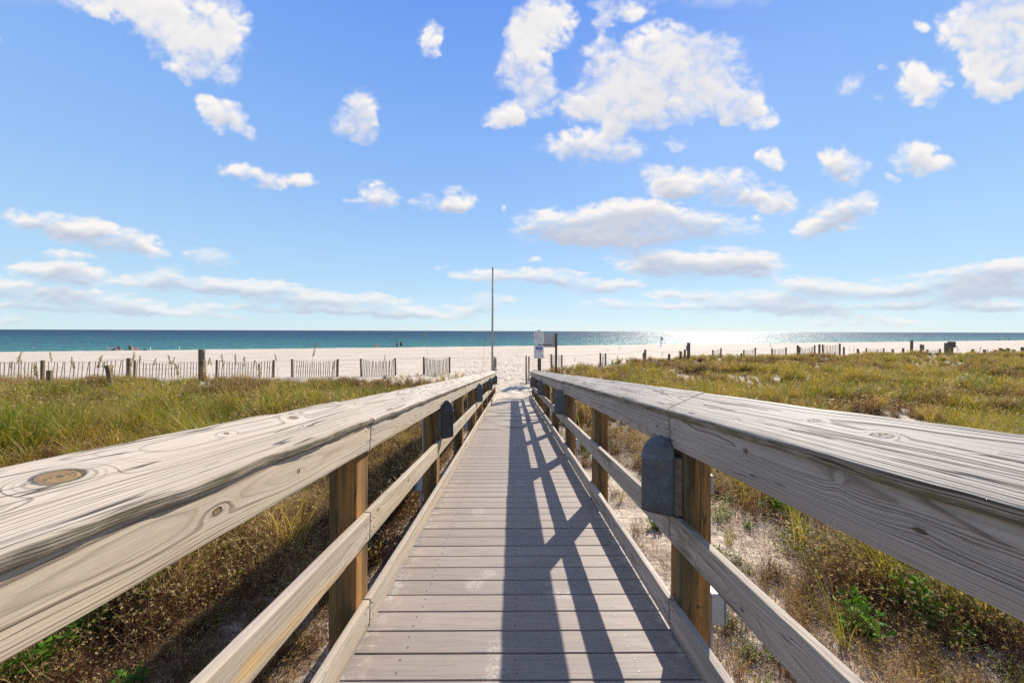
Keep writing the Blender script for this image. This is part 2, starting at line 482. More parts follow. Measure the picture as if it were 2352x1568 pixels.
# sand ------------------------------------------------------------------
def sand_mat():
    m = bpy.data.materials.new('sand'); m.use_nodes = True
    nt = m.node_tree; p = nt.nodes['Principled BSDF']
    pos = nd(nt, 'ShaderNodeNewGeometry').outputs['Position']
    sx = nd(nt, 'ShaderNodeSeparateXYZ'); put(nt, sx.inputs[0], pos)
    big = noise(nt, pos, .35, 4, .55)
    fine = noise(nt, pos, 9.0, 5, .65)
    grain = noise(nt, pos, 240.0, 2, .5)
    c = mixc(nt, mrange(nt, big, .35, .65), (.480, .402, .315), (.54, .46, .368))
    c = mixc(nt, mrange(nt, grain, .3, .7, 0, .12), c, (.38, .32, .25))
    # scraps of dead stem and leaf lie under the dune plants
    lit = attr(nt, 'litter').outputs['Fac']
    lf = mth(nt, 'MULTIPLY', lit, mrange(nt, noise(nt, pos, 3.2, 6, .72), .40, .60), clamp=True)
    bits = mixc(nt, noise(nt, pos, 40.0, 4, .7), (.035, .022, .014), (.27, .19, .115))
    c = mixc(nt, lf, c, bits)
    sd_ = mth(nt, 'MULTIPLY', mth(nt, 'SUBTRACT', mth(nt, 'ADD', mth(nt, 'MULTIPLY', sx.outputs[0], SHX), SHC), sx.outputs[1]), .95)
    sdw = mth(nt, 'ADD', sd_, mth(nt, 'MULTIPLY', noise(nt, pos, .035, 2, .5), 6.0))
    trk = None
    for q in (62.0, 63.9, 69.0, 70.8, 52.0, 53.8, 40.0, 41.8, 75.0):
        w_ = mrange(nt, mth(nt, 'ABSOLUTE', mth(nt, 'SUBTRACT', sdw, q)), .16, .42, 1, 0)
        trk = w_ if trk is None else mth(nt, 'MAXIMUM', trk, w_)
    trk = mth(nt, 'MULTIPLY', trk, mrange(nt, noise(nt, pos, .6, 3, .6), .35, .6))
    c = mixc(nt, mth(nt, 'MULTIPLY', trk, .55), c, (.30, .25, .20))
    # wet sand low down by the water
    wet = mrange(nt, sx.outputs[2], -4.93, -4.72, 1, 0)
    c = mixc(nt, mth(nt, 'MULTIPLY', wet, .62), c, (.27, .23, .18))
    put(nt, p.inputs['Base Color'], c)
    put(nt, p.inputs['Roughness'], mrange(nt, wet, 0, 1, .95, .35))
    p.inputs['Specular IOR Level'].default_value = .12
    # footprints and wind marks
    v = nd(nt, 'ShaderNodeTexVoronoi', feature='SMOOTH_F1'); v.inputs['Scale'].default_value = 2.6
    v.inputs['Smoothness'].default_value = .5
    wv = vmth(nt, 'ADD', pos, mixc(nt, 1.0, nd(nt, 'ShaderNodeTexNoise').outputs['Color'], (.35, .35, .35), 'MULTIPLY'))
    put(nt, v.inputs['Vector'], wv)
    foot = mrange(nt, v.outputs['Distance'], .05, .42)
    walk = attr(nt, 'trodden').outputs['Fac']
    h1 = mth(nt, 'MULTIPLY', foot, walk)
    h = mth(nt, 'ADD', mth(nt, 'MULTIPLY', h1, .09), mth(nt, 'ADD', mth(nt, 'MULTIPLY', fine, .014), mth(nt, 'MULTIPLY', grain, .0006)))
    h = mth(nt, 'ADD', h, mth(nt, 'MULTIPLY', noise(nt, vmth(nt, 'MULTIPLY', pos, (1.0, 2.4, 1.0)), 2.2, 3, .55), .075))
    put(nt, p.inputs['Normal'], bump(nt, h, 1.0, 1.0))
    return m

def axis(lo, hi, n, c, k):
    t = np.linspace(-1, 1, n)
    s = np.sinh(t * k) / np.sinh(k)
    return np.where(s < 0, c + (c - lo) * s, c + (hi - c) * s)
gxs = axis(-420, 900, 560, 0.0, 5.6); gys = np.concatenate([np.linspace(-14, 0, 30)[:-1], 26 * np.linspace(0, 1, 210)[:-1] ** 1.15, 26 + 600 * np.linspace(0, 1, 230) ** 2.4])
GX, GY = np.meshgrid(gxs, gys)
GZ = ground(GX, GY)
nx, ny = len(gxs), len(gys)
ii = (np.arange(ny - 1)[:, None] * nx + np.arange(nx - 1)[None, :]).ravel()
me = mesh_np('beach', np.stack([GX.ravel(), GY.ravel(), GZ.ravel()], 1), np.stack([ii, ii + 1, ii + nx + 1, ii + nx], 1), [sand_mat()], True)

SAND_SPOTS = [(2.5, 3.7, 1.5, .75), (1.35, 3.3, .55, 1.1), (1.55, 5.7, .6, 1.5), (-9.5, 11, 2.6, 1.0), (-7, 13.2, 1.6, .7), (1.7, 1.6, .5, .5), (2.9, 1.75, .35, .3), (-11, 21.3, 5, 1.5), (-5.5, 20.6, 3, 1.2), (-3.2, 18.6, 1.6, .6), (12, 14, 2.2, .8), (6.5, 9, 1.6, .6), (1.5, 8.5, .5, 1.5), (16, 21, 3, 1.0)]
def patch_bare(x, y):
    q = sstep(.53, .63, fbm(x / 2.2, y / 2.2, 4, 88)) * .8
    wx = (fbm(x / .8, y / .8, 3, 301) - .5) * 1.2; wy = (fbm(x / .8, y / .8, 3, 305) - .5) * 1.2
    for (cx, cy, rx, ry) in SAND_SPOTS:
        q = np.maximum(q, sstep(1.25, .6, np.hypot((x + wx - cx) / rx, (y + wy - cy) / ry)))
    return q
def veg_zone(x, y):
    """1 where dune plants grow"""
    e = (fbm(x / 3.0, y / 3.0, 3, 77) - .5) * 3.5
    left = (x < -1.15) * (1 - sstep(19.5, 22.0, y + e + .12 * np.clip(-x - 6, 0, 12) * 0))
    left = left * (1 - .0 * x)
    rightb = np.interp(x, [1, 2, 3, 6, 12, 22, 40, 80, 150], [18.5, 24, 27, 30, 34, 39, 42, 44, 46])
    right = (x > 1.15) * (1 - sstep(-1.2, 1.2, y + e * .6 - rightb))
    return np.clip(left + right, 0, 1)
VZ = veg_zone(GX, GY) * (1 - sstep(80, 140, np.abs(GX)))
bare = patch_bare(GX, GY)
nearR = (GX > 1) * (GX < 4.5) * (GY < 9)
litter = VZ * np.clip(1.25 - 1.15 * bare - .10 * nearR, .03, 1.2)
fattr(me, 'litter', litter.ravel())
trod = np.exp(-(GX / (4 + .14 * np.clip(GY - 15, 0, None))) ** 4) * sstep(14, 17, GY)
trod = np.maximum(trod, .35 * sstep(24, 30, GY))
fattr(me, 'trodden', trod.ravel())
ob('beach', me, kind='structure')

# sea ---------------------------------------------------------------------
def sea_mat():
    m = bpy.data.materials.new('sea_water'); m.use_nodes = True
    nt = m.node_tree; p = nt.nodes['Principled BSDF']
    pos = nd(nt, 'ShaderNodeNewGeometry').outputs['Position']
    sx = nd(nt, 'ShaderNodeSeparateXYZ'); put(nt, sx.inputs[0], pos)
    d = mth(nt, 'SUBTRACT', mth(nt, 'SUBTRACT', sx.outputs[1], SHC), mth(nt, 'MULTIPLY', sx.outputs[0], SHX))
    bands = noise(nt, vmth(nt, 'MULTIPLY', pos, (.004, .02, 1)), 1.0, 4, .6)
    dd = mth(nt, 'MULTIPLY', d, mrange(nt, bands, .3, .7, .65, 1.5))
    ld = mth(nt, 'LOGARITHM', mth(nt, 'MAXIMUM', dd, 1.0), 10.0)
    t = mth(nt, 'DIVIDE', ld, 4.0)
    c = ramp(nt, t, [(0.0, (.10, .21, .19)), (.25, (.042, .150, .150)), (.46, (.028, .115, .135)), (.60, (.015, .070, .110)), (.72, (.010, .042, .082)), (1.0, (.007, .036, .078))])
    foam = mth(nt, 'MULTIPLY', mrange(nt, mth(nt, 'ADD', d, mth(nt, 'MULTIPLY', noise(nt, pos, .5, 3), 2.0)), 1.0, 2.2, 1, 0), .75)
    wv_ = mrange(nt, mth(nt, 'ABSOLUTE', mth(nt, 'SUBTRACT', mth(nt, 'ADD', d, mth(nt, 'MULTIPLY', noise(nt, pos, .11, 3), 9.0)), 9.5)), .25, .8, 1, 0)
    foam = mth(nt, 'MAXIMUM', foam, mth(nt, 'MULTIPLY', wv_, mrange(nt, noise(nt, pos, .16, 2), .5, .62, 0, .8)))
    c = mixc(nt, foam, c, (.7, .72, .70))
    pw = vmth(nt, 'MULTIPLY', pos, (.55, 1.0, 1))
    w1 = noise(nt, pw, .9, 3, .6)
    w2 = noise(nt, pw, .22, 4, .6)
    w3 = noise(nt, pw, .045, 4, .65)
    h = mth(nt, 'ADD', mth(nt, 'MULTIPLY', w1, .50), mth(nt, 'ADD', mth(nt, 'MULTIPLY', w2, 1.6), mth(nt, 'MULTIPLY', w3, 5.0)))
    nrm = bump(nt, h, 1.0, 1.0)
    nt.nodes.remove(p)
    df = nd(nt, 'ShaderNodeBsdfDiffuse'); put(nt, df.inputs[0], c); put(nt, df.inputs['Normal'], nrm)
    ga = nd(nt, 'ShaderNodeBsdfGlossy'); ga.inputs['Roughness'].default_value = .48; ga.inputs[0].default_value = (1, 1, 1, 1); put(nt, ga.inputs['Normal'], nrm)
    gb = nd(nt, 'ShaderNodeBsdfGlossy'); gb.inputs['Roughness'].default_value = .20; gb.inputs[0].default_value = (1, 1, 1, 1); put(nt, gb.inputs['Normal'], nrm)
    fr_ = nd(nt, 'ShaderNodeFresnel'); fr_.inputs[0].default_value = 1.33; put(nt, fr_.inputs[1], nrm)
    m1 = nd(nt, 'ShaderNodeMixShader'); m1.inputs[0].default_value = .42
    nt.links.new(ga.outputs[0], m1.inputs[1]); nt.links.new(gb.outputs[0], m1.inputs[2])
    m2 = nd(nt, 'ShaderNodeMixShader'); put(nt, m2.inputs[0], mth(nt, 'MULTIPLY', fr_.outputs[0], .17))
    nt.links.new(df.outputs[0], m2.inputs[1]); nt.links.new(m1.outputs[0], m2.inputs[2])
    nt.links.new(m2.outputs[0], nt.nodes['Material Output'].inputs[0])
    return m
sv = []
xs = [-60000, -8000, -2000, -600, 0, 600, 2000, 8000, 60000]; ys = [20, 200, 800, 3000, 12000, 80000]
sv = [(x, y, -5.0) for y in ys for x in xs]
sf = [(j * 9 + i, j * 9 + i + 1, (j + 1) * 9 + i + 1, (j + 1) * 9 + i) for j in range(5) for i in range(8)]
ob('sea_water', mesh_np('sea_water', sv, sf, [sea_mat()]), kind='structure')

# ------------------------------------------------------------------ weathered timber
def wood_mat(name, light, dark, line=.80, brown=None, brown_amt=0.0, crack=1.0, rough=.72, bm=1.0, tone=.22):
    m = bpy.data.materials.new(name); m.use_nodes = True
    nt = m.node_tree; p = nt.nodes['Principled BSDF']
    bc = attr(nt, 'bc').outputs['Vector']
    ring = attr(nt, 'ring').outputs['Fac']; kd = attr(nt, 'kd').outputs['Fac']
    stain = attr(nt, 'stain').outputs['Fac']; alg = attr(nt, 'algae').outputs['Fac']
    wob = noise(nt, vmth(nt, 'MULTIPLY', bc, (2.0, 22, 22)), 1.0, 4, .6)
    sepb = nd(nt, 'ShaderNodeSeparateXYZ'); put(nt, sepb.inputs[0], bc)
    rv = nd(nt, 'ShaderNodeCombineXYZ'); put(nt, rv.inputs[0], mth(nt, 'MULTIPLY', ring, .42)); put(nt, rv.inputs[1], mth(nt, 'MULTIPLY', sepb.outputs[0], .16)); put(nt, rv.inputs[2], mth(nt, 'ADD', sepb.outputs[0], sepb.outputs[1]))
    put(nt, rv.inputs[2], mth(nt, 'MULTIPLY', sepb.outputs[0], .08))
    uneven = noise(nt, rv.outputs[0], 1.0, 2, .6)
    ringdark = mrange(nt, noise(nt, vmth(nt, 'MULTIPLY', rv.outputs[0], (2.1, 1, 1)), 1.0, 1, .5), .36, .58, .30, 1.0)
    rw = mth(nt, 'ADD', mth(nt, 'ADD', ring, mth(nt, 'MULTIPLY', uneven, 4.2)), mth(nt, 'MULTIPLY', wob, .75))
    f = mth(nt, 'FRACT', rw)
    ln = ramp(nt, f, [(0.0, .60), (.07, .12), (.30, 0.0), (.62, .12), (.86, .95), (.96, 1.0), (1.0, .60)])
    vis = mrange(nt, noise(nt, vmth(nt, 'MULTIPLY', bc, (1.1, 12, 12)), 1.0, 3, .6), .33, .58, .35, 1.0)
    ln = mth(nt, 'MULTIPLY', mth(nt, 'MULTIPLY', ln, vis), ringdark)
    fib = noise(nt, vmth(nt, 'MULTIPLY', bc, (5, 330, 330)), 1.0, 4, .7)
    fibw = noise(nt, vmth(nt, 'MULTIPLY', bc, (1.6, 62, 62)), 1.0, 4, .65)
    big = noise(nt, vmth(nt, 'MULTIPLY', bc, (1.5, 5, 5)), 1.0, 5, .6)
    oi = nd(nt, 'ShaderNodeObjectInfo').outputs['Random']
    base = mixc(nt, mrange(nt, big, .3, .7), tuple(c * (1 - tone) for c in light), tuple(min(c * (1 + tone * .35), .8) for c in light))
    base = mixc(nt, mrange(nt, oi, 0, 1, 0, .35), base, tuple(c * k for c, k in zip(light, (.70, .72, .78))))
    base = mixc(nt, mrange(nt, fibw, .52, .72, 0, .55), base, tuple((a + b * 1.5) / 2.5 for a, b in zip(light, dark)))
    base = mixc(nt, mrange(nt, fib, .35, .72, 0, .50), base, tuple((a * .5 + b) / 1.5 for a, b in zip(light, dark)))
    if brown:
        base = mixc(nt, mth(nt, 'MULTIPLY', mrange(nt, noise(nt, vmth(nt, 'MULTIPLY', bc, (.9, 9, 9)), 1.0, 4, .6), .40, .62), brown_amt), base, brown)
    base = mixc(nt, mth(nt, 'MULTIPLY', ln, line), base, dark)
    # checks that opened along the grain
    cn = noise(nt, vmth(nt, 'MULTIPLY', bc, (1.1, 30, 30)), 1.0, 2, .45)
    cm = mrange(nt, noise(nt, vmth(nt, 'MULTIPLY', bc, (2.6, 14, 14)), 1.0, 2, .5), .53, .60)
    ck = mth(nt, 'MULTIPLY', mrange(nt, mth(nt, 'ABSOLUTE', mth(nt, 'SUBTRACT', cn, .5)), .005 * crack, .013 * crack, 1, 0), cm)
    ck = mth(nt, 'MULTIPLY', ck, crack, clamp=True)
    base = mixc(nt, mth(nt, 'MULTIPLY', ck, .88), base, (.025, .02, .016))
    # pitch-yellow stain and green algae
    base = mixc(nt, mth(nt, 'MULTIPLY', stain, mrange(nt, fibw, .35, .7, .35, .95)), base, (.50, .30, .10))
    algn = mth(nt, 'MULTIPLY', alg, mrange(nt, noise(nt, vmth(nt, 'MULTIPLY', bc, (9, 34, 34)), 1.0, 5, .7), .40, .60), clamp=True)
    base = mixc(nt, mth(nt, 'MULTIPLY', algn, .75), base, (.115, .105, .05))
    # knots
    halo = mrange(nt, kd, .8, 2.2, .38, 0)
    base = mixc(nt, halo, base, tuple(c * .45 for c in light))
    kd = mth(nt, 'ADD', kd, mth(nt, 'MULTIPLY', mth(nt, 'SUBTRACT', noise(nt, vmth(nt, 'MULTIPLY', bc, (28, 60, 60)), 1.0, 3, .6), .5), .38))
    kr = mth(nt, 'FRACT', mth(nt, 'MULTIPLY', mth(nt, 'ADD', kd, mth(nt, 'MULTIPLY', wob, .25)), 5.0))
    kc = mixc(nt, mrange(nt, kr, .4, 1.0), (.25, .165, .075), (.10, .06, .028))
    kc = mixc(nt, mrange(nt, fibw, .45, .65, 0, .6), kc, (.09, .06, .035))
    kc = mixc(nt, mrange(nt, kd, .10, .30, 1, 0), kc, (.05, .03, .02))
    base = mixc(nt, mrange(nt, kd, .92, 1.0, 1, 0), base, kc)
    rim = mth(nt, 'MULTIPLY', mrange(nt, kd, .82, 1.0), mrange(nt, kd, 1.02, 1.22, 1, 0))
    base = mixc(nt, mth(nt, 'MULTIPLY', rim, .8), base, (.03, .022, .016))
    put(nt, p.inputs['Base Color'], base)
    p.inputs['Roughness'].default_value = rough
    p.inputs['Specular IOR Level'].default_value = .28
    h = mth(nt, 'SUBTRACT', mth(nt, 'ADD', mth(nt, 'MULTIPLY', fib, .30), mth(nt, 'MULTIPLY', fibw, .4)), mth(nt, 'MULTIPLY', ln, .75))
    h = mth(nt, 'SUBTRACT', h, mth(nt, 'ADD', mth(nt, 'MULTIPLY', ck, 1.8), mth(nt, 'MULTIPLY', rim, 1.2)))
    put(nt, p.inputs['Normal'], bump(nt, h, bm, .0020))
    return m

W_CAPL = wood_mat('weathered_pine_pale', (.53, .458, .375), (.085, .058, .038), .80, crack=1.1, brown=(.40, .32, .22), brown_amt=.30, tone=.28, bm=1.2)
W_CAPR = wood_mat('weathered_pine_silver', (.49, .432, .362), (.032, .022, .015), .96, crack=2.0, tone=.4, bm=1.5)
W_RAIL = wood_mat('weathered_pine_rail', (.51, .438, .348), (.10, .066, .04), .74, crack=.5, brown=(.40, .30, .18), brown_amt=.5)
W_RAILR = wood_mat('weathered_pine_rail_silver', (.54, .46, .375), (.08, .055, .038), .80, crack=.7, tone=.35)
W_POST = wood_mat('treated_post_timber', (.48, .225, .062), (.05, .021, .008), .80, brown=(.060, .042, .018), brown_amt=1.0, crack=.9, tone=.45)

def smooth1(u, seed, lam):
    return (vnoise(u / lam, u * 0 + seed * 1.37, seed) - .5) * 2

def timber(name, L, W, T, m, nl, nw=12, nt_=3, seed=0, knots=(), pith=(0.0, -.06), sp=.0055, wear=.002, bow=0.0, crook=0.0, rad=.005, stainf=None, algf=None):
    rs = np.random.default_rng(seed + 50)
    # outline of the section, from the top-left corner round
    vv = []
    hw, ht = W / 2, T / 2
    for t in np.linspace(-1, 1, nw): vv.append((t * (hw - rad), ht))
    vv.append((hw - rad * .3, ht - rad * .3))
    for t in np.linspace(1, -1, nt_): vv.append((hw, t * (ht - rad)))
    vv.append((hw - rad * .3, -ht + rad * .3))
    for t in np.linspace(1, -1, max(3, nw // 3)): vv.append((t * (hw - rad), -ht))
    vv.append((-hw + rad * .3, -ht + rad * .3))
    for t in np.linspace(-1, 1, nt_): vv.append((-hw, t * (ht - rad)))
    vv.append((-hw + rad * .3, ht - rad * .3))
    vv = np.array(vv); nc = len(vv)
    us = np.linspace(0, L, nl + 1)
    U = np.repeat(us, nc); V = np.tile(vv[:, 0], nl + 1); Wz = np.tile(vv[:, 1], nl + 1)
    e = np.abs(V / hw) ** 6
    sgn = np.sign(V)
    wob = np.where(sgn > 0, smooth1(U, seed + 3, .19) * .6 + smooth1(U, seed + 5, .05) * .4, smooth1(U, seed + 8, .21) * .6 + smooth1(U, seed + 9, .045) * .4)
    V2 = V - sgn * e * wear * (1 + wob)
    te = np.clip(Wz / ht, 0, 1) * e
    W2 = Wz - te * wear * .8 * (1 + np.where(sgn > 0, smooth1(U, seed + 13, .13), smooth1(U, seed + 14, .12)))
    # grain
    pv = pith[0] + smooth1(U, seed + 21, 1.1) * .010 + smooth1(U, seed + 24, .35) * .005
    pw = pith[1] + smooth1(U, seed + 22, 1.6) * .020 + smooth1(U, seed + 25, .28) * .005
    r = np.hypot(V - pv, Wz - pw) / sp
    kd = np.full_like(r, 9.0)
    for (ku, kv, kr, amp) in knots:
        du = U - ku; dv = V - kv
        g = np.exp(-((du / 2.6) ** 2 + dv ** 2) / (kr * 1.9) ** 2)
        r = r + amp * g
        kd = np.minimum(kd, np.hypot(du / 1.55, dv) / kr)
    off = rs.random(3) * 40
    BC = np.stack([U + off[0], V + off[1], Wz + off[2]], 1)
    W2 = W2 + bow * np.sin(np.pi * U / L); V2 = V2 + crook * np.sin(np.pi * U / L)
    V3 = np.stack([U, V2, W2], 1)
    i = np.arange(nl)[:, None] * nc; j = np.arange(nc)[None, :]; j2 = (j + 1) % nc
    q = np.stack([(i + j), (i + j2), (i + nc + j2), (i + nc + j)], -1).reshape(-1, 4)
    faces = q[:, ::-1].tolist() if False else q.tolist()
    faces.append(list(range(nc))[::-1]); faces.append([nl * nc + k for k in range(nc)])
    me = bpy.data.meshes.new(name); me.from_pydata(V3.tolist(), [], faces); me.update()
    import bmesh
    me.materials.append(m)
    me.polygons.foreach_set('use_smooth', [True] * (len(faces) - 2) + [False, False])
    fattr(me, 'ring', r); fattr(me, 'kd', kd); vattr(me, 'bc', BC)
    st = stainf(U, V) if stainf else U * 0
    al = algf(U, V, Wz) if algf else U * 0
    fattr(me, 'stain', st); fattr(me, 'algae', al)
    return me

def place(o, P, ax, ay, az):
    M = Matrix((ax, ay, az)).transposed().to_4x4(); M.translation = P
    o.matrix_local = M

NRM = math.sqrt(1 + SL * SL)
FWD = Vector((0, 1, -SL)) / NRM
PZ0, PSP = 1.71, 1.83
def pc(k): return PZ0 + .07 + PSP * k      # centre of post k
XL, XR = -.738, .824                       # inner faces of the rails

BW = thing('boardwalk', 'long wooden boardwalk ramp with grey composite deck and weathered railings sloping to the beach', 'boardwalk', (0, 0, 0))

def random_knots(seed, L, W, n, big=.014):
    rs = np.random.default_rng(seed + 900); out = []
    for _ in range(n):
        out.append((rs.uniform(.1, L - .1), rs.uniform(-.35, .35) * W, rs.uniform(.005, big), rs.choice([-1, 1]) * rs.uniform(1.2, 3)))
    return out

def rail_set(side, y0, y1, seed, near):
    """cap, two rails and kick board between two joints"""
    L = (y1 - y0) * NRM - .004
    left = side < 0
    dens = 95 if near else 26
    nl = max(8, int(L * dens))
    X = XL if left else XR
    u_of = lambda y: (y - y0) * NRM
    # sloping cap
    inn, outr = (Vector((-.705, 0, 1.125)), Vector((-.925, 0, 1.212))) if left else (Vector((.797, 0, 1.162)), Vector((1.015, 0, 1.258)))
    c = (inn + outr) / 2
    av = (outr - inn).normalized() if left else (inn - outr).normalized()      # towards -X on both sides
    dj = (random.random() - .5) * .014
    if near and y0 < 0: dj = .003 if left else .007
    ax = FWD; az = ax.cross(av).normalized(); av = az.cross(ax).normalized()
    T = .038
    P = Vector((c.x, y0, deck_z(y0) + c.z + dj)) - az * T / 2
    if az.z < 0: az = -az; P = Vector((c.x, y0, deck_z(y0) + c.z + dj)) - az * T / 2; av = az.cross(ax).normalized()
    sgn_in = 1 if (inn - outr).dot(av) > 0 else -1      # sign of v on the walk side
    kn = random_knots(seed, L, .235, 6, .010)
    if near and y0 < 0:
        if left: kn = [(u_of(.64), -sgn_in * .034, .0225, 8.5), (u_of(1.343), -sgn_in * .0476, .011, 5), (u_of(1.028), -sgn_in * .047, .006, 3.5), (u_of(1.30), sgn_in * .02, .004, 2.5), (u_of(.2), sgn_in * .05, .012, 5)]
        else: kn = [(u_of(1.05), -sgn_in * .03, .005, 3), (u_of(.85), -sgn_in * .02, .006, 3), (u_of(.2), sgn_in * .04, .012, 5), (u_of(1.3), sgn_in * .05, .004, 2)]
    alg = (lambda U, V, W_: sstep(.80, .97, V * sgn_in / .1175) * sstep(.019, .008, W_) * (.85 if left else 1.0) + .35 * sstep(.6, .97, V * sgn_in / .1175) * vnoise(U / .35, U * 0, seed)) 
    me = timber('handrail_board', L, .238, T, W_CAPL if left else W_CAPR, nl, 26 if near else 10, 4, seed, kn,
                pith=((.045, -.085) if left else (-.04, -.12)), sp=.0046 if left else .0048, wear=.0065 if left else .0045, bow=random.uniform(-.004, .002), rad=.006, algf=alg)
    o = ob('handrail_board', me, BW); place(o, P, ax, av, az)
    # boards on edge: v is up, w is towards the walk
    inward = Vector((1, 0, 0)) if left else Vector((-1, 0, 0))
    dh = .0 if left else .022
    for nm, hb, ht_, Tt, kns in (('top_rail', .955, 1.098, .038, None), ('outer_rail', 1.045, 1.175, .038, None), ('middle_rail', .485, .628, .038, None), ('kick_board', .030, .172, .038, None)):
        Wd = ht_ - hb + (.020 if nm == 'top_rail' and not left else 0)
        hb2 = hb + (dh if nm == 'top_rail' else (.004 if nm == 'middle_rail' else .008) * (not left))
        up = ax.cross(-inward) ; up = up.normalized()
        if up.z < 0: up = -up
        w = ax.cross(up).normalized()            # right-handed frame (ax, up, w)
        Xn = X + (.180 + .038) * side if nm == 'outer_rail' else X
        if nm == 'outer_rail': hb2 += .055 if not left else .012
        cen = Vector((Xn, y0, deck_z(y0) + hb2 + Wd / 2)) - inward * Tt / 2
        kk = random_knots(seed + len(nm), L, Wd, 5, .011)
        st = None
        if near and y0 < 0:
            if nm == 'top_rail':
                kk = [(u_of(.86), 0.0, .009, 2), (u_of(1.186), 0.0, .0065, 1.6), (u_of(.2), .03, .011, 2)] if left else \
                     [(u_of(1.155), -.018, .0150, 2.4), (u_of(1.20), .035, .008, 1.4), (u_of(.69), .008, .011, 2), (u_of(.86), .03, .005, 2), (u_of(.86), -.01, .005, 2)]
            if nm == 'middle_rail' and left:
                kk = [(u_of(.3), .02, .012, 4)]
                st = lambda U, V: np.clip(1.25 * np.exp(-(((U - u_of(.97)) / .045) ** 2 + ((V + .005) / .020) ** 2)) + .75 * np.exp(-(((U - u_of(1.25)) / .30) ** 2 + ((V + .042 + .05 * (U - u_of(1.25))) / .012) ** 2)) + .3 * np.exp(-(((U - u_of(1.0)) / .4) ** 2 + ((V + .03) / .04) ** 2)), 0, 1)
            if nm == 'middle_rail' and not left:
                kk = [(u_of(1.22), -.02, .0145, 2.5), (u_of(.5), .02, .012, 5)]
        ag = None
        if not left and nm != 'kick_board':
            ag = lambda U, V, W_: sstep(.5, 1.0, V / (.07)) * .35 + .9 * np.exp(-((U - u_of(1.62)) / .12) ** 2) * (nm == 'middle_rail')
        me = timber(nm, L, Wd, Tt, (W_RAIL if left else W_RAILR), nl, 16 if near else 8, 3, seed + 7 * len(nm), kk,
                    pith=(random.uniform(-.06, .06), random.choice((-1, 1)) * random.uniform(.06, .11)), sp=.0052, wear=.0016,
                    bow=random.uniform(-.003, .003), crook=random.uniform(-.005, .003), rad=.0035, stainf=st, algf=ag)
        o = ob(nm, me, BW); place(o, cen, ax, up, w)

JL = [pc(-2), pc(0), pc(2), pc(4), pc(6), 16.42]
JR = [pc(-2), pc(0), pc(2), pc(4), pc(6), 15.42]
for side, J in ((-1, JL), (1, JR)):
    for i in range(len(J) - 1):
        rail_set(side, J[i] + .002, J[i + 1] - .002, 100 * (side + 2) + i * 11, i < 2)

# nail heads where the rails cross the posts
nails = MB()
for side in (-1, 1):
    sg = -side
    for k in range(-1, 6):
        for hb in (1.0, 1.06, .525, .59, .065, .135):
            for dy in (-.035, .035) if k % 2 else (-.045, -.018, .018, .045):
                y = pc(k) + dy + random.uniform(-.006, .006); h_ = hb + random.uniform(-.01, .01)
                x = (XL if side < 0 else XR) + sg * .0012
                z = deck_z(y) + h_ + (.01 if side > 0 else 0)
                nails.add([(x, y + .0042 * math.cos(a * math.pi / 3), z + .0042 * math.sin(a * math.pi / 3)) for a in range(6)] + [(x - sg * .003, y + .0048 * math.cos(a * math.pi / 3), z + .0048 * math.sin(a * math.pi / 3)) for a in range(6)],
                          [(0, 1, 2, 3, 4, 5)] + [(q, q + 6, (q + 1) % 6 + 6, (q + 1) % 6) for q in range(6)])
nails.build('nail_head', mat('rusty_nail', (.045, .032, .026), .8, .3), BW, kind='stuff')

# posts
for side in (-1, 1):
    for k in range(-2, 8 + (side < 0)):
        yc = pc(k) if k < 8 else 16.34
        Xi = (XL - .038) if side < 0 else (XR + .038)
        xc = Xi + side * .0705
        top = deck_z(yc) + (1.112 if side < 0 else 1.135)
        bot = min(gz(xc, yc), deck_z(yc) - .2) - .35
        Lp = top - bot
        kn = random_knots(k * 3 + side + 40, Lp, .14, 4, .014)
        me = timber('post', Lp, .140, .140, W_POST, 60 if k < 3 else 14, 10 if k < 3 else 5, 8 if k < 3 else 4, 500 + k * 7 + side, kn,
                    pith=(random.uniform(-.05, .05), random.uniform(-.04, .04)), sp=.0085, wear=.0015, rad=.004,
                    algf=(lambda U, V, W_: sstep(-.04, -.07, V) * .8 + .25))
        o = ob('post', me, BW)
        M = Matrix(((0, 1, 0), (0, 0, 1), (1, 0, 0)))  # columns: u -> z
        ax = Vector((0, 0, 1)); ay = Vector((1, 0, 0)); az_ = Vector((0, 1, 0))
        place(o, Vector((xc, yc, bot)), ax, ay, az_)

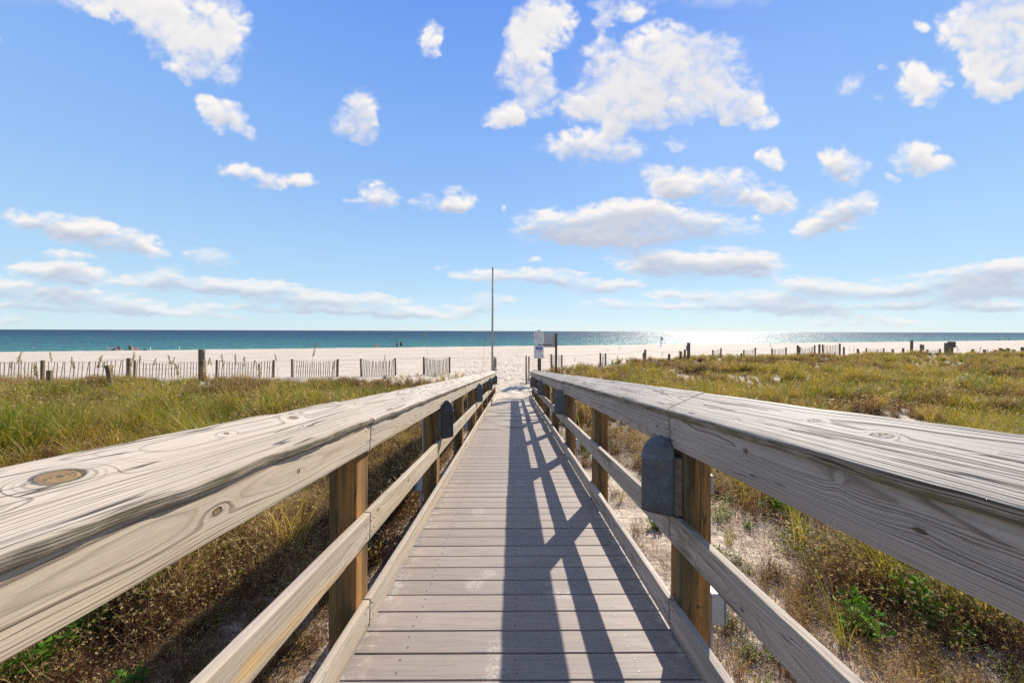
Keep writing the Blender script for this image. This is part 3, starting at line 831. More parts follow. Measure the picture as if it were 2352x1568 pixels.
# deck boards
def deck_mat():
    m = bpy.data.materials.new('composite_decking'); m.use_nodes = True
    nt = m.node_tree; p = nt.nodes['Principled BSDF']
    pos = nd(nt, 'ShaderNodeNewGeometry').outputs['Position']
    oi = nd(nt, 'ShaderNodeObjectInfo').outputs['Random']
    ofs = nd(nt, 'ShaderNodeCombineXYZ'); put(nt, ofs.inputs[0], mth(nt, 'MULTIPLY', oi, 37.0))
    v = vmth(nt, 'ADD', pos, ofs.outputs[0])
    g1 = noise(nt, vmth(nt, 'MULTIPLY', v, (4, 90, 4)), 1.0, 5, .7, .6)
    g2 = noise(nt, vmth(nt, 'MULTIPLY', v, (14, 420, 20)), 1.0, 3, .6)
    sp = noise(nt, v, 420.0, 2, .6)
    big = noise(nt, v, 2.3, 5, .65)
    c = mixc(nt, mrange(nt, big, .3, .7), (.262, .210, .176), (.310, .255, .215))
    c = mixc(nt, mrange(nt, oi, 0, 1, 0, .75), c, (.225, .190, .166))
    c = mixc(nt, mrange(nt, g1, .50, .60, 0, .34), c, (.13, .105, .09))
    c = mixc(nt, mrange(nt, g2, .5, .75, 0, .18), c, (.15, .125, .11))
    c = mixc(nt, mrange(nt, sp, .55, .8, 0, .25), c, (.42, .37, .33))
    # sandy footmarks and dust
    sep = nd(nt, 'ShaderNodeSeparateXYZ'); put(nt, sep.inputs[0], pos)
    tot = None
    for (cx, cy, rx, ry) in ((-.155, 2.295, .055, .05), (-.235, 2.19, .06, .065), (-.075, 1.68, .045, .07), (-.062, 1.575, .055, .035), (-.08, 1.52, .045, .035), (.30, 2.09, .10, .045), (.24, 2.19, .035, .02), (-.32, 3.3, .06, .1), (.1, 4.1, .06, .1)):
        dx = mth(nt, 'DIVIDE', mth(nt, 'SUBTRACT', sep.outputs[0], cx), rx); dy = mth(nt, 'DIVIDE', mth(nt, 'SUBTRACT', sep.outputs[1], cy), ry)
        dd = mth(nt, 'ADD', mth(nt, 'MULTIPLY', dx, dx), mth(nt, 'MULTIPLY', dy, dy))
        q = mrange(nt, dd, .35, 1.5, 1, 0)
        tot = q if tot is None else mth(nt, 'MAXIMUM', tot, q)
    msk = mth(nt, 'MULTIPLY', tot, mrange(nt, noise(nt, pos, 60.0, 5, .75), .45, .62, 0, .42))
    c = mixc(nt, msk, c, (.62, .56, .48))
    # loose sand towards the foot of the ramp, and caught in the corners
    far = mrange(nt, sep.outputs[1], 6.5, 15.0, 0, .8)
    dust = mth(nt, 'MULTIPLY', far, mrange(nt, noise(nt, pos, 7.0, 5, .7), .42, .62))
    edg = mrange(nt, mth(nt, 'ABSOLUTE', mth(nt, 'SUBTRACT', sep.outputs[0], .043)), .66, .78, 0, .35)
    dust = mth(nt, 'MAXIMUM', dust, mth(nt, 'MULTIPLY', edg, mrange(nt, noise(nt, pos, 14.0, 5, .7), .50, .62)))
    c = mixc(nt, dust, c, (.58, .52, .44))
    put(nt, p.inputs['Base Color'], c)
    p.inputs['Roughness'].default_value = .62; p.inputs['Specular IOR Level'].default_value = .3
    hh = mth(nt, 'SUBTRACT', mth(nt, 'MULTIPLY', g2, .3), mth(nt, 'MULTIPLY', mrange(nt, g1, .50, .58), .5))
    put(nt, p.inputs['Normal'], bump(nt, hh, .7, .0009))
    return m
DM = deck_mat()
PITCH = .1425; BWD = .1355
def deck_mesh(var):
    # 5.5 inch board, rounded shoulders, slightly cupped or warped according to variant
    xs = np.linspace(-.775, .861, 15)
    prof = [(-.5, -.022), (-.5, -.004), (-.485, -.0008), (-.25, .0), (.25, .0), (.485, -.0008), (.5, -.004), (.5, -.022)]
    rs = np.random.default_rng(var + 3)
    a, b, ph, tw = rs.uniform(-1, 1), rs.uniform(-1, 1), rs.uniform(0, 6), rs.uniform(-1, 1)
    amp = 0 if var < 4 else 1
    V = []
    for x in xs:
        t = (x + .775) / 1.636
        bend = amp * (.006 * a * math.sin(math.pi * t * 2 + ph) + .004 * b * math.sin(math.pi * t * 5 + ph * 2))
        slip = amp * .005 * b * math.sin(math.pi * t * 3 + ph)
        for (yy, zz) in prof:
            w_ = zz + bend + amp * .010 * tw * yy * math.sin(math.pi * t * 2.3 + ph)
            V.append((x, yy * BWD + slip, w_))
    nc = len(prof); Fc = []
    for i in range(len(xs) - 1):
        for j in range(nc):
            Fc.append((i * nc + j, i * nc + (j + 1) % nc, (i + 1) * nc + (j + 1) % nc, (i + 1) * nc + j))
    Fc.append(tuple(range(nc))); Fc.append(tuple((len(xs) - 1) * nc + k for k in range(nc))[::-1])
    Fc = [f[::-1] for f in Fc]
    return mesh_np('deck_board', V, Fc, [DM])
dms = [deck_mesh(i) for i in range(12)]
Y0 = H * F / 717.9 / 1.0            # first seam seen at the bottom of the picture
ny_lo = -25; n_hi = int((15.55 - Y0) / PITCH)
tilt = math.atan(.008)
screw = MB()
for i in range(ny_lo, n_hi):
    yc = Y0 + PITCH * (i + .5)
    far = yc > 7.4
    me = dms[random.randrange(4, 12)] if far else dms[random.randrange(0, 4)]
    jz = random.uniform(-.0012, .0012) + (random.uniform(-.008, .008) if far else 0)
    o = ob('deck_board', me, BW)
    o.location = (random.uniform(-.003, .003), yc + random.uniform(-.0012, .0012), deck_z(yc) + jz)
    o.rotation_euler = (-math.atan(SL) + (random.uniform(-.03, .03) if far else random.uniform(-.002, .002)), -tilt, random.uniform(-.001, .001) * (3 if far else 1))
    if -0.5 < yc < 7.5:
        for sx in (-.52, .025, .587):
            for sy in (-.034, .034):
                x = sx + random.uniform(-.008, .008); y = yc + sy + random.uniform(-.004, .004)
                z = deck_z(y) + jz + .0008 + .008 * x
                screw.add([(x + .0048 * math.cos(a * math.pi / 3), y + .0048 * math.sin(a * math.pi / 3), z + .0006) for a in range(6)] + [(x + .0058 * math.cos(a * math.pi / 3), y + .0058 * math.sin(a * math.pi / 3), z - .0008) for a in range(6)],
                          [(0, 1, 2, 3, 4, 5)] + [(k, k + 6, (k + 1) % 6 + 6, (k + 1) % 6) for k in range(6)])
screw.build('deck_screw', mat('screw_steel', (.16, .13, .11), .5, .5, .6), BW, kind='stuff')
# joists and side beams below the deck
fr = mat('joist_timber', (.16, .12, .08), .85, .2, var=.3, vscale=6)
for xj in (-.77, -.52, .025, .587, .855):
    L = (15.2 + 1.9) * NRM
    mb = MB().box((0, 0, 0), (.038, L, .18))
    o = mb.build('joist', fr, BW); yc = (15.2 - 1.9) / 2
    o.location = (xj, yc, deck_z(yc) - .024 - .092 + .008 * xj); o.rotation_euler = (-math.atan(SL), 0, 0)

# ------------------------------------------------------------------ hooded path lights and their boxes
def hood_mat(name, col, sc_amt):
    m = bpy.data.materials.new(name); m.use_nodes = True
    nt = m.node_tree; p = nt.nodes['Principled BSDF']
    tc = nd(nt, 'ShaderNodeTexCoord').outputs['Object']
    n1 = noise(nt, tc, 18.0, 5, .65)
    c = mixc(nt, mrange(nt, n1, .3, .7), tuple(x * .75 for x in col), tuple(x * 1.25 for x in col))
    w = noise(nt, vmth(nt, 'MULTIPLY', tc, (90, 90, 16)), 1.0, 2, .5, 3.0)
    scr = mth(nt, 'MULTIPLY', mrange(nt, mth(nt, 'ABSOLUTE', mth(nt, 'SUBTRACT', w, .5)), .004, .010, 1, 0), mrange(nt, noise(nt, tc, 9.0), .5, .6))
    c = mixc(nt, mth(nt, 'MULTIPLY', scr, sc_amt), c, (.35, .38, .40))
    c = mixc(nt, mrange(nt, noise(nt, tc, 45.0, 4, .7), .55, .75, 0, .35), c, (.20, .20, .20))
    put(nt, p.inputs['Base Color'], c)
    put(nt, p.inputs['Roughness'], mrange(nt, n1, .3, .7, .38, .62))
    p.inputs['Specular IOR Level'].default_value = .45
    put(nt, p.inputs['Normal'], bump(nt, n1, .15, .004))
    return m
HM = hood_mat('slate_grey_hood', (.080, .095, .112), .8)
HMB = hood_mat('dark_hood', (.028, .031, .036), .45)
def hood_mesh(name, a=.146, b=.088, hcyl=.288, dome=.105, m=HM):
    # half shell against the post: out in +x, across in y
    nn = 20; V = []; Fc = []
    rows = [(1.0, -.004 * 0), (1.0, hcyl * .3), (1.0, hcyl - .006), (1.03, hcyl - .003), (1.03, hcyl + .003), (.995, hcyl + .006)]
    for k in range(1, 9):
        q = k / 8 * math.pi / 2; rows.append((max(math.cos(q), .02), hcyl + .006 + dome * math.sin(q)))
    for (s, z) in rows:
        for j in range(nn + 1):
            t = -math.pi / 2 + math.pi * j / nn
            x0_ = .048 if z > hcyl + .004 else 0.0
            V.append((x0_ + (a * math.cos(t) - x0_) * s, b * s * math.sin(t), z + (.018 * math.cos(t) if z < .01 else 0)))
    w = nn + 1
    for i in range(len(rows) - 1):
        for j in range(nn): Fc.append((i * w + j, i * w + j + 1, (i + 1) * w + j + 1, (i + 1) * w + j))
    off = len(V)
    for (x, y, z) in list(V): V.append((x * .955, y * .955, z - (.004 if z > .25 else 0)))
    for f in list(Fc): Fc.append(tuple(k + off for k in f[::-1]))
    for j in range(nn): Fc.append((j + 1, j, off + j, off + j + 1))
    return mesh_np(name, V, Fc, [m], True)
def light_thing(side, k, label, m):
    y = pc(k); X = XL if side < 0 else XR
    zb = deck_z(y) + .638
    t = thing('path_light', label, 'path light', (X, y, zb), (0, 0, 0 if side < 0 else math.pi), 'hooded path lights on the railing posts')
    ob('hood', hood_mesh('hood', m=m, a=.146 if side > 0 else .122, b=.050 if side > 0 else .048), t)
    pb = MB().box((-.0195, 0, .155), (.0365, .128, .29), bev=.003)
    o = pb.build('back_plate', bpy.data.materials['treated_back_plate'], t)
    MB().tube([(.060, (-1) * .052, .17), (.060, (-1) * .056, .17)], .006, 8).build('screw', bpy.data.materials['treated_back_plate'], t)
    sb = MB().lathe([(.03, .05), (.034, .06), (.034, .12), (.018, .135)], 12, (.05, 0, 0))
    sb.build('lamp_socket', bpy.data.materials['socket_plastic'], t)
    return t
mat('treated_back_plate', (.13, .10, .065), .85, .2, var=.4, vscale=30)
mat('socket_plastic', (.55, .55, .52), .5, .4)
for k, lb in zip((0, 2, 4, 6), ('scratched slate grey hooded light on the nearest right hand post', 'slate grey hooded light on the right railing, second from the camera', 'slate grey hooded light on the right railing, third from the camera', 'small far slate grey hooded light at the beach end of the right railing')):
    light_thing(1, k, lb, HM)
for k, lb in zip((1, 3, 5, 7), ('black hooded light with domed top, the nearest one on the left railing', 'dark grey hooded light on the left railing, second from the camera', 'dark grey hooded light on the left railing, third from the camera', 'small far dark hooded light at the beach end of the left railing')):
    light_thing(-1, k, lb, HMB if k == 1 else HM)
mat('grey_box_plastic', (.38, .375, .355), .45, .4, var=.06)
BP = bpy.data.materials['grey_box_plastic']
def jbox(side, k, label):
    y = pc(k); x = (XL - .038 - .142) if side < 0 else (XR + .038 + .142)
    t = thing('junction_box', label, 'junction box', (x, y, deck_z(y) + .2), (0, 0, 0), 'grey junction boxes behind the railing posts')
    MB().box((side * .037, -.01, -.02), (.070, .11, .155), bev=.005).build('lower_box', BP, t)
    MB().box((side * .076, -.01, -.02), (.006, .118, .163), bev=.002).build('cover_plate', BP, t)
    MB().box((side * .012, -.02, .60), (.022, .065, .095), bev=.005).build('upper_box', BP, t)
    MB().tube([(side * .014, -.01, .06), (side * .014, -.01, .545)], .010, 8).build('conduit', BP, t, smooth=True)
    MB().tube([(side * .03, -.01, -.10), (side * .03, -.01, -.45)], .012, 8).build('conduit', BP, t, smooth=True)
for k, lb in zip((0, 2, 4, 6), ('grey plastic junction box behind the nearest right post', 'grey junction box behind the right post with the second light', 'grey junction box behind the right post with the third light', 'small grey junction box behind the farthest right light')): jbox(1, k, lb)
for k, lb in zip((1, 3, 5, 7), ('grey junction box behind the left post with the black light', 'grey junction box behind the left post with the second light', 'grey junction box behind the left post with the third light', 'small grey junction box behind the farthest left light')): jbox(-1, k, lb)

# ------------------------------------------------------------------ sand fences
FW = mat('fence_wood', (.17, .12, .075), .9, .15, var=.4, vscale=9)
FWG = mat('fence_wood_grey', (.24, .195, .15), .9, .15, var=.35, vscale=9)
FWD = mat('fence_post_dark', (.17, .125, .075), .9, .15, var=.45, vscale=6)
WR = mat('rope_fibre', (.20, .17, .13), .9, .1)
slat_me = {}
def slat_mesh(hh, w, mm):
    key = (round(hh, 1), w, mm.name)
    if key not in slat_me: slat_me[key] = MB().box((0, 0, key[0] / 2), (w, .012, key[0])).mesh('slat', mm)
    return slat_me[key]
post_me = {}
def fpost_mesh(hh, w, mm):
    key = (round(hh, 1), round(w, 2), mm.name)
    if key not in post_me:
        r = w / 2
        mb = MB()
        mb.add(*(lambda n: ([(r * math.cos(2 * math.pi * k / n), r * math.sin(2 * math.pi * k / n), z * 1.0 + (.02 * math.sin(k * 2.1) if z > 0 else 0)) for z in (0, key[0] * .5, key[0]) for k in range(n)],
                             [(i * n + k, i * n + (k + 1) % n, (i + 1) * n + (k + 1) % n, (i + 1) * n + k) for i in range(2) for k in range(n)] + [tuple(2 * n + k for k in range(n))]))(9))
        post_me[key] = mb.mesh('post', mm)
    return post_me[key]
n_f = 0
def fence(px0, px1, y0, y1, ty0, ty1, n, label, ends=(1, 1), sag=.12, mm=None, pw=.13, lean=.05, sw=.04, group='sand fence panels'):
    """one run of slatted sand fence; px/ty are where its posts' tops are seen, y their distances"""
    global n_f; n_f += 1
    A = at(px0, ty0, y0); B = at(px1, ty1, y1)
    t = thing('sand_fence', label, 'sand fence', (A.x, A.y, gz(A.x, A.y)), group=group)
    O = Vector(t.location)
    rs = random.Random(n_f * 7)
    for e, P in zip(ends, (A, B)):
        if e:
            g = gz(P.x, P.y) - .3
            o = ob('post', fpost_mesh(P.z - g, pw, FWD if rs.random() < .5 else FW), t)
            o.location = Vector((P.x, P.y, g)) - O; o.scale.z = (P.z - g) / round(P.z - g, 1)
            o.rotation_euler = (rs.uniform(-.03, .03), rs.uniform(-.03, .03), rs.random())
    ang = math.atan2(B.y - A.y, B.x - A.x)
    top = []
    for i in range(n):
        f = (i + .7) / (n + .4)
        x, y = A.x + (B.x - A.x) * f, A.y + (B.y - A.y) * f + rs.uniform(-.02, .02)
        zt = A.z + (B.z - A.z) * f - .05 - sag * 4 * f * (1 - f) + rs.uniform(-.03, .03)
        g = gz(x, y) - .12
        m2 = mm or (FWG if rs.random() < .35 else FW)
        o = ob('slat', slat_mesh(zt - g, sw, m2), t)
        o.location = Vector((x, y, g)) - O; o.scale.z = (zt - g) / round(zt - g, 1)
        o.rotation_euler = (rs.uniform(-.04, .04), lean * (.5 + rs.random()) * (1 if i % 2 else .7), ang + rs.uniform(-.3, .3))
        top.append(zt)
    for fr_ in (.93, .62, .3):
        pts = []
        for i in range(9):
            f = i / 8
            x, y = A.x + (B.x - A.x) * f, A.y + (B.y - A.y) * f - .01
            g = gz(x, y); zt = A.z + (B.z - A.z) * f - .05 - sag * 4 * f * (1 - f)
            pts.append(Vector((x, y, g + (zt - g) * fr_)) - O)
        MB().tube(pts, .004, 3, False).build('wire', WR, t)
    return t
fence(-75, 5, 21.3, 21.5, 829, 829, 13, 'slatted sand fence running out of the left edge of the picture', (1, 0), .06)
fence(5, 98, 21.6, 22.0, 829, 827, 12, 'leaning slatted sand fence at the far left, ending at a thick grey post', (0, 1), .05, pw=.2)
fence(104, 296, 22.0, 22.5, 828, 822, 20, 'long run of leaning slats left of the fat weathered post', (0, 1), .10, pw=.22, lean=.09)
fence(309, 471, 22.5, 22.9, 827, 826, 22, 'slatted sand fence between the fat post and the tall post with a small board', (1, 1), .14)
fence(497.7, 629, 23.0, 23.4, 826, 826, 21, 'sand fence panel just right of the tall post with a small board', (1, 1), .12)
fence(671.7, 776, 23.6, 24.0, 824, 824, 20, 'square sand fence panel standing alone in the middle of the left beach', (1, 1), .14)
fence(830.8, 910, 24.2, 24.8, 823, 821.6, 20, 'sand fence panel with bare sand either side, second left of the tall pole', (1, 1), .16)
fence(974, 1033.5, 25.2, 25.8, 818.6, 819, 19, 'sand fence panel nearest to the left of the tall pole', (1, 1), .16)
fence(1134.5, 1140.5, 21.0, 22.6, 817.5, 820, 5, 'narrow end-on sand fence beside the foot of the tall pole', (1, 1), .02, pw=.07)
fence(1209.5, 1216, 19.8, 21.6, 816, 818, 5, 'narrow end-on sand fence on the right of the sandy path', (1, 1), .02, pw=.08)
fence(1267.4, 1291, 27.5, 29.5, 813, 815, 9, 'short sand fence behind the grey backed sign', (1, 1), .05, mm=FWG, pw=.14)
fence(1380.4, 1392.2, 30.0, 32.5, 810, 811, 7, 'short end-on sand fence right of the signs in front of the beach', (1, 1), .05, mm=FWG, pw=.15)
fence(1638, 1656, 37, 39, 803, 799, 8, 'small sand fence beyond the dune just right of the tall post with a side board', (1, 1), .10, mm=FWG, pw=.15, sw=.045)
fence(1709, 1735, 40, 41, 803, 797.6, 11, 'small sand fence beyond the dune with a taller right post', (1, 1), .12, mm=FWG, pw=.16, sw=.045)
fence(1774, 1806, 41, 42, 800, 797, 13, 'sand fence panel beyond the dune, first left of the tallest leaning run', (1, 1), .12, pw=.16, sw=.045)
fence(1836.5, 1872, 42, 42.5, 796, 792, 13, 'sagging sand fence panel on the back of the right dune', (1, 1), .2, pw=.16, sw=.045)
fence(1890.8, 1929.7, 42.5, 43, 790.6, 788, 15, 'sand fence panel with a thick right post on the back of the right dune', (1, 1), .15, pw=.17, sw=.045)
fence(1990, 2031, 44, 44.5, 799, 799, 12, 'low nearly buried sand fence right of the middle of the dune', (1, 1), .08, pw=.15, sw=.045)
fence(2131, 2159.6, 44, 44.5, 802, 800.6, 10, 'low nearly buried sand fence left of the post with a dark box', (1, 1), .05, pw=.2, sw=.045)

def lone_post(px, ty, y, w, label, lean=(0, 0), m=FWD, board=None, hgt=None, group='weathered posts in the dune grass'):
    P = at(px, ty, y); g = gz(P.x, P.y) - .3
    t = thing('fence_post', label, 'post', (P.x, P.y, g), group=group)
    hh = P.z - g
    r = w / 2
    mb = MB().box((0, 0, hh / 2), (w, w, hh), bev=.012)
    mb.build('post_shaft', m, t, rot=(lean[0], lean[1], .3))
    if board:
        bx, bz, bw, bh, bm = board
        MB().box((bx, -w / 2 - .02, hh + bz), (bw, .03, bh), bev=.004).build('board', bm, t)
    return t
GB = mat('weathered_sign_back', (.20, .175, .14), .8, .2, var=.3, vscale=7)
lone_post(464, 802, 21.8, .26, 'tall thick post with a small grey board at its right on the left fence line', board=(.22, -.38, .20, .55, GB))
lone_post(262, 837, 17.5, .17, 'short dark post leaning left in the grass before the left fence', lean=(0, -.16))
lone_post(115, 849.7, 17.0, .17, 'short dark stub post at the far left before the fence')
lone_post(1482.7, 802, 33, .16, 'weathered post standing alone on the beach side, right of the two short fences')
lone_post(1478.7, 809, 32.4, .13, 'shorter post touching the lone beach side post')
lone_post(1537.7, 812, 33, .18, 'small dark stub post left of the pair of posts')
lone_post(1564, 805.6, 36, .17, 'left post of a pair before the glittering water')
lone_post(1573.7, 802, 36.4, .16, 'right post of a pair before the glittering water')
lone_post(1582.3, 786, 35.4, .23, 'tall dark post with a small board on its left side, before the glittering water', board=(-.20, -.55, .26, .5, GB))
lone_post(1703.7, 810, 35, .13, 'tiny dark stub post in the grass on the right dune')
lone_post(1833, 792, 41, .17, 'taller post left of the sagging fence panel')
lone_post(1882.7, 790, 42, .17, 'single post between two fence panels on the right dune')
lone_post(1938.8, 796, 43, .15, 'short post right of the thick end post of the fence')
for px, ty, lb in ((1971, 800, 'short post top just left of the low buried fence on the right dune'), (2051, 801, 'short post top midway between the low fence and the tall leaning post'), (2075, 799, 'short post top just left of the tall leaning post on the right dune')):
    lone_post(px, ty, 43, .18, lb, group='post tops showing over the right dune')
for px, ty, od in ((2235, 799, 'first'), (2262, 800, 'second'), (2287, 800.5, 'third'), (2299, 796.5, 'fourth'), (2307, 799, 'fifth'), (2316, 797, 'sixth'), (2329, 800, 'seventh'), (2349, 794.5, 'eighth')):
    lone_post(px, ty + 2.0, 38 + 2 * random.random(), .2, 'low post stump on the far right crest, %s right of the box post' % od, group='post stumps at the far right')
lone_post(2094, 780.7, 41, .20, 'tall slightly leaning post on the right dune left of a square board', lean=(0, .03))
lone_post(2116, 790, 40, .16, 'post carrying a square weathered board on the right dune', board=(0, -.35, .52, .62, GB))
lone_post(2173, 786.5, 41, .24, 'tall leaning post just left of the post with a dark box', lean=(0, .03))
DB = mat('dark_box_paint', (.10, .09, .075), .8, .2, var=.3)
t = lone_post(2184, 784, 36.5, .30, 'thick dark post carrying a wide dark box on the right dune')
hh = t.children[0].dimensions.z if False else 0
P = at(2184, 784, 36.5); gg = P.z - (gz(P.x, P.y) - .3)
MB().box((-.03, -.10, gg - .30), (.50, .36, .64), bev=.02).build('box', DB, t)

# rope strung from post to post
def rope(name, pts_px, y_f, label, sag=.14):
    t = None; pts = []
    W_ = [at(px, py, y_f(px)) for px, py in pts_px]
    for a, b in zip(W_[:-1], W_[1:]):
        for i in range(8):
            f = i / 8; p = a.lerp(b, f); p.z -= sag * 4 * f * (1 - f) * min(1, (b - a).length / 5); pts.append(p)
    pts.append(W_[-1])
    o = MB().tube(pts, .009, 4, False).build(name, WR, None, label=label, category='rope')
    return o
rope('rope', [(-60, 829), (98, 828), (296, 823), (464, 829), (497, 827), (629, 827), (672, 825.5), (776, 825), (831, 824), (910, 822.5), (974, 820), (1033, 820), (1131, 821)], lambda p: 21.4 + p * .0041, 'thin sagging rope strung along the tops of the left fence posts')
rope('rope', [(1215, 817), (1267, 814), (1291, 816), (1380, 811), (1392, 812), (1482, 804), (1564, 806.5), (1638, 805), (1656, 801), (1709, 804.5), (1735, 799), (1774, 801.5), (1806, 798.5), (1836, 797), (1872, 794), (1891, 792), (1930, 790), (2031, 800), (2094, 794), (2173, 800), (2260, 800)], lambda p: 24 + (p - 1215) * .028, 'thin sagging rope strung along the posts of the right fence', .1)

# ------------------------------------------------------------------ tall pole and signs
PM = mat('pole_wood', (.46, .40, .32), .8, .25, var=.35, vscale=5)
P = at(1131.5, 613, 18.6); g = gz(P.x, P.y) - .3
pole = thing('pole', 'tall bare weathered pole standing by the path beyond the left railing', 'pole', (P.x, P.y, g))
MB().tube([(0, 0, 0), (0, 0, (P.z - g) * .5), (.01, 0, P.z - g)], [.058, .053, .047], 12).build('shaft', PM, pole, smooth=True)
HK = mat('rusty_steel', (.07, .05, .045), .6, .4, .5)
for py in (616.5, 673.5, 710, 770):
    q = at(1131.5, py, 18.6).z - g
    MB().tube([(.045, 0, q), (.085, 0, q), (.095, 0, q + .02)], .010, 6).build('hook', HK, pole)

SP = mat('sign_post_wood', (.13, .10, .055), .9, .15, var=.4, vscale=7)
SW = mat('sign_white_paint', (.88, .82, .72), .6, .3, var=.06, vscale=5)
SBK = mat('sign_black_ink', (.16, .155, .15), .6, .3)
SRD = mat('sign_red_ink', (.50, .07, .05), .6, .3)
SBL = mat('sign_blue_ink', (.015, .10, .38), .6, .3)
SGY = mat('sign_grey_ink', (.42, .39, .34), .6, .3)
def rplate(mb, w, h, t, r, c=(0, 0, 0)):
    pts = []
    for cx, cy, a0 in ((w / 2 - r, h / 2 - r, 0), (-w / 2 + r, h / 2 - r, 90), (-w / 2 + r, -h / 2 + r, 180), (w / 2 - r, -h / 2 + r, 270)):
        for k in range(5):
            a = R(a0 + k * 22.5); pts.append((cx + r * math.cos(a), cy + r * math.sin(a)))
    n = len(pts)
    V = [(c[0] + x, c[1] - t / 2, c[2] + y) for x, y in pts] + [(c[0] + x, c[1] + t / 2, c[2] + y) for x, y in pts]
    return mb.add(V, [tuple(range(n)), tuple(range(2 * n - 1, n - 1, -1))] + [(k + n, (k + 1) % n + n, (k + 1) % n, k) for k in range(n)])
def txt(s, size, loc, m, parent, al='LEFT', name='lettering'):
    c = bpy.data.curves.new(name, 'FONT'); c.body = s; c.size = size; c.align_x = al; c.extrude = .0006; c.resolution_u = 2
    o0 = bpy.data.objects.new('tmp', c); COL.objects.link(o0)
    bpy.context.view_layer.update()
    me = bpy.data.meshes.new_from_object(o0.evaluated_get(bpy.context.evaluated_depsgraph_get()))
    bpy.data.objects.remove(o0)
    me.materials.clear(); me.materials.append(m)
    return ob(name, me, parent, loc, (R(90), 0, 0))
YS = 15.9
P = at(1238, 757.2, YS); g = gz(P.x, YS) - .3
sp_ = thing('sign_post', 'weathered post carrying two white notice signs beside the end of the right railing', 'sign post', (P.x, YS, g))
MB().box((0, 0, (P.z - g) / 2), (.092, .092, P.z - g), bev=.006).build('post_shaft', SP, sp_)
mid = at(1238.1, 774.5, YS)
s1 = thing('notice_sign', 'upper white notice sign with a round emblem, black lettering and red rows', 'sign', (mid.x, YS - .052, mid.z))
rplate(MB(), .458, .615, .004, .035).build('sign_panel', SW, s1)
f = -.0040
txt('Laguna Beach', .060, (-.095, f, .222), SBK, s1)
txt('BEACH RULES', .030, (0, f, .165), SGY, s1, 'CENTER')
txt('FOR YOUR SAFETY AND COMFORT', .0235, (0, f, .132), SRD, s1, 'CENTER')
em = MB()
for k in range(20):
    a, b = 2 * math.pi * k / 20, 2 * math.pi * (k + 1) / 20
    em.add([(-.15 + r * math.cos(q), f, .235 + r * math.sin(q)) for q in (a, b) for r in (.028, .042)], [(0, 1, 3, 2)])
em.add([(-.15 + .013 * math.cos(k * math.pi / 3), f, .235 + .013 * math.sin(k * math.pi / 3)) for k in range(6)], [tuple(range(6))])
em.build('emblem', SBK, s1)
for i, wd in enumerate(('Glass', 'Animals', 'Tents after sunset', 'Open fires on sand', 'Vehicles, digging of', 'dunes or sea oats')):
    z = .086 - i * .0365
    txt('NO', .040, (-.205, f, z), SRD, s1, name='red_lettering')
    txt(wd, .036, (-.135, f, z), SBK, s1)
txt('or leave anything overnight', .030, (-.13, f, -.135), SBK, s1)
txt('Violators will be removed from the beach', .019, (0, f, -.168), SGY, s1, 'CENTER')
txt('and may be fined', .019, (0, f, -.192), SGY, s1, 'CENTER')
dr = MB(); dr.add([(.0 + x, f, -.262 + z) for x, z in ((0, .055), (.012, .025), (.027, .0), (.020, -.022), (0, -.03), (-.020, -.022), (-.027, 0), (-.012, .025))], [tuple(range(8))]); dr.build('drop_emblem', SGY, s1)
MB().add([(.10, f, -.268), (.19, f, -.268), (.19, f, -.256), (.10, f, -.256)], [(0, 1, 2, 3)]).build('print_line', SGY, s1)
MB().add([(-.19, f, -.268), (-.09, f, -.268), (-.09, f, -.256), (-.19, f, -.256)], [(0, 1, 2, 3)]).build('print_line', SGY, s1)
mid = at(1238.1, 807.2, YS)
s2 = thing('notice_sign', 'lower white notice sign with a large blue picture below the red and black one', 'sign', (mid.x, YS - .052, mid.z))
rplate(MB(), .452, .61, .004, .035).build('sign_panel', SW, s2)
txt('SEE SOMETHING, SAY SOMETHING', .0245, (0, f, .258), SBK, s2, 'CENTER')
bl = MB(); rr = random.Random(4)
outl = [(-.16, .225), (-.11, .235), (-.07, .215), (-.01, .245), (.05, .225), (.15, .235), (.16, .18), (.13, .16), (.17, .13), (.12, .105), (.03, .115), (-.02, .10), (-.06, .13), (-.14, .115), (-.15, .16), (-.12, .185)]
bl.add([(x, f, z) for x, z in outl], [tuple(range(len(outl)))]); bl.build('blue_picture', SBL, s2)
MB().add([(x, f * 1.4, z) for x, z in ((-.03, .175), (.03, .20), (.075, .19), (.05, .165), (.0, .155))], [(0, 1, 2, 3, 4)]).build('white_shape', SW, s2)
txt('REPORT INJURED WILDLIFE', .028, (0, f, .068), SRD, s2, 'CENTER'); txt('DO NOT APPROACH', .028, (0, f, .040), SRD, s2, 'CENTER')
MB().add([(-.21, f, .020), (.21, f, .020), (.21, f, .026), (-.21, f, .026)], [(0, 1, 2, 3)]).build('print_line', SBK, s2)
for i, s_ in enumerate(('Keep clear of nests and turtles', 'Lights out on the beach at night', 'Fill in holes, remove gear')):
    txt(s_, .024, (-.20, f, -.03 - i * .042), SGY, s2)
for x, m_ in ((-.15, SGY), (0, SGY), (.15, SBK)):
    MB().add([(x + .030 * math.cos(k * math.pi / 6), f, -.19 + .030 * math.sin(k * math.pi / 6)) for k in range(12)], [tuple(range(12))]).build('round_logo', m_, s2)
txt('www.beachwildlife.org', .024, (0, f, -.262), SGY, s2, 'CENTER')
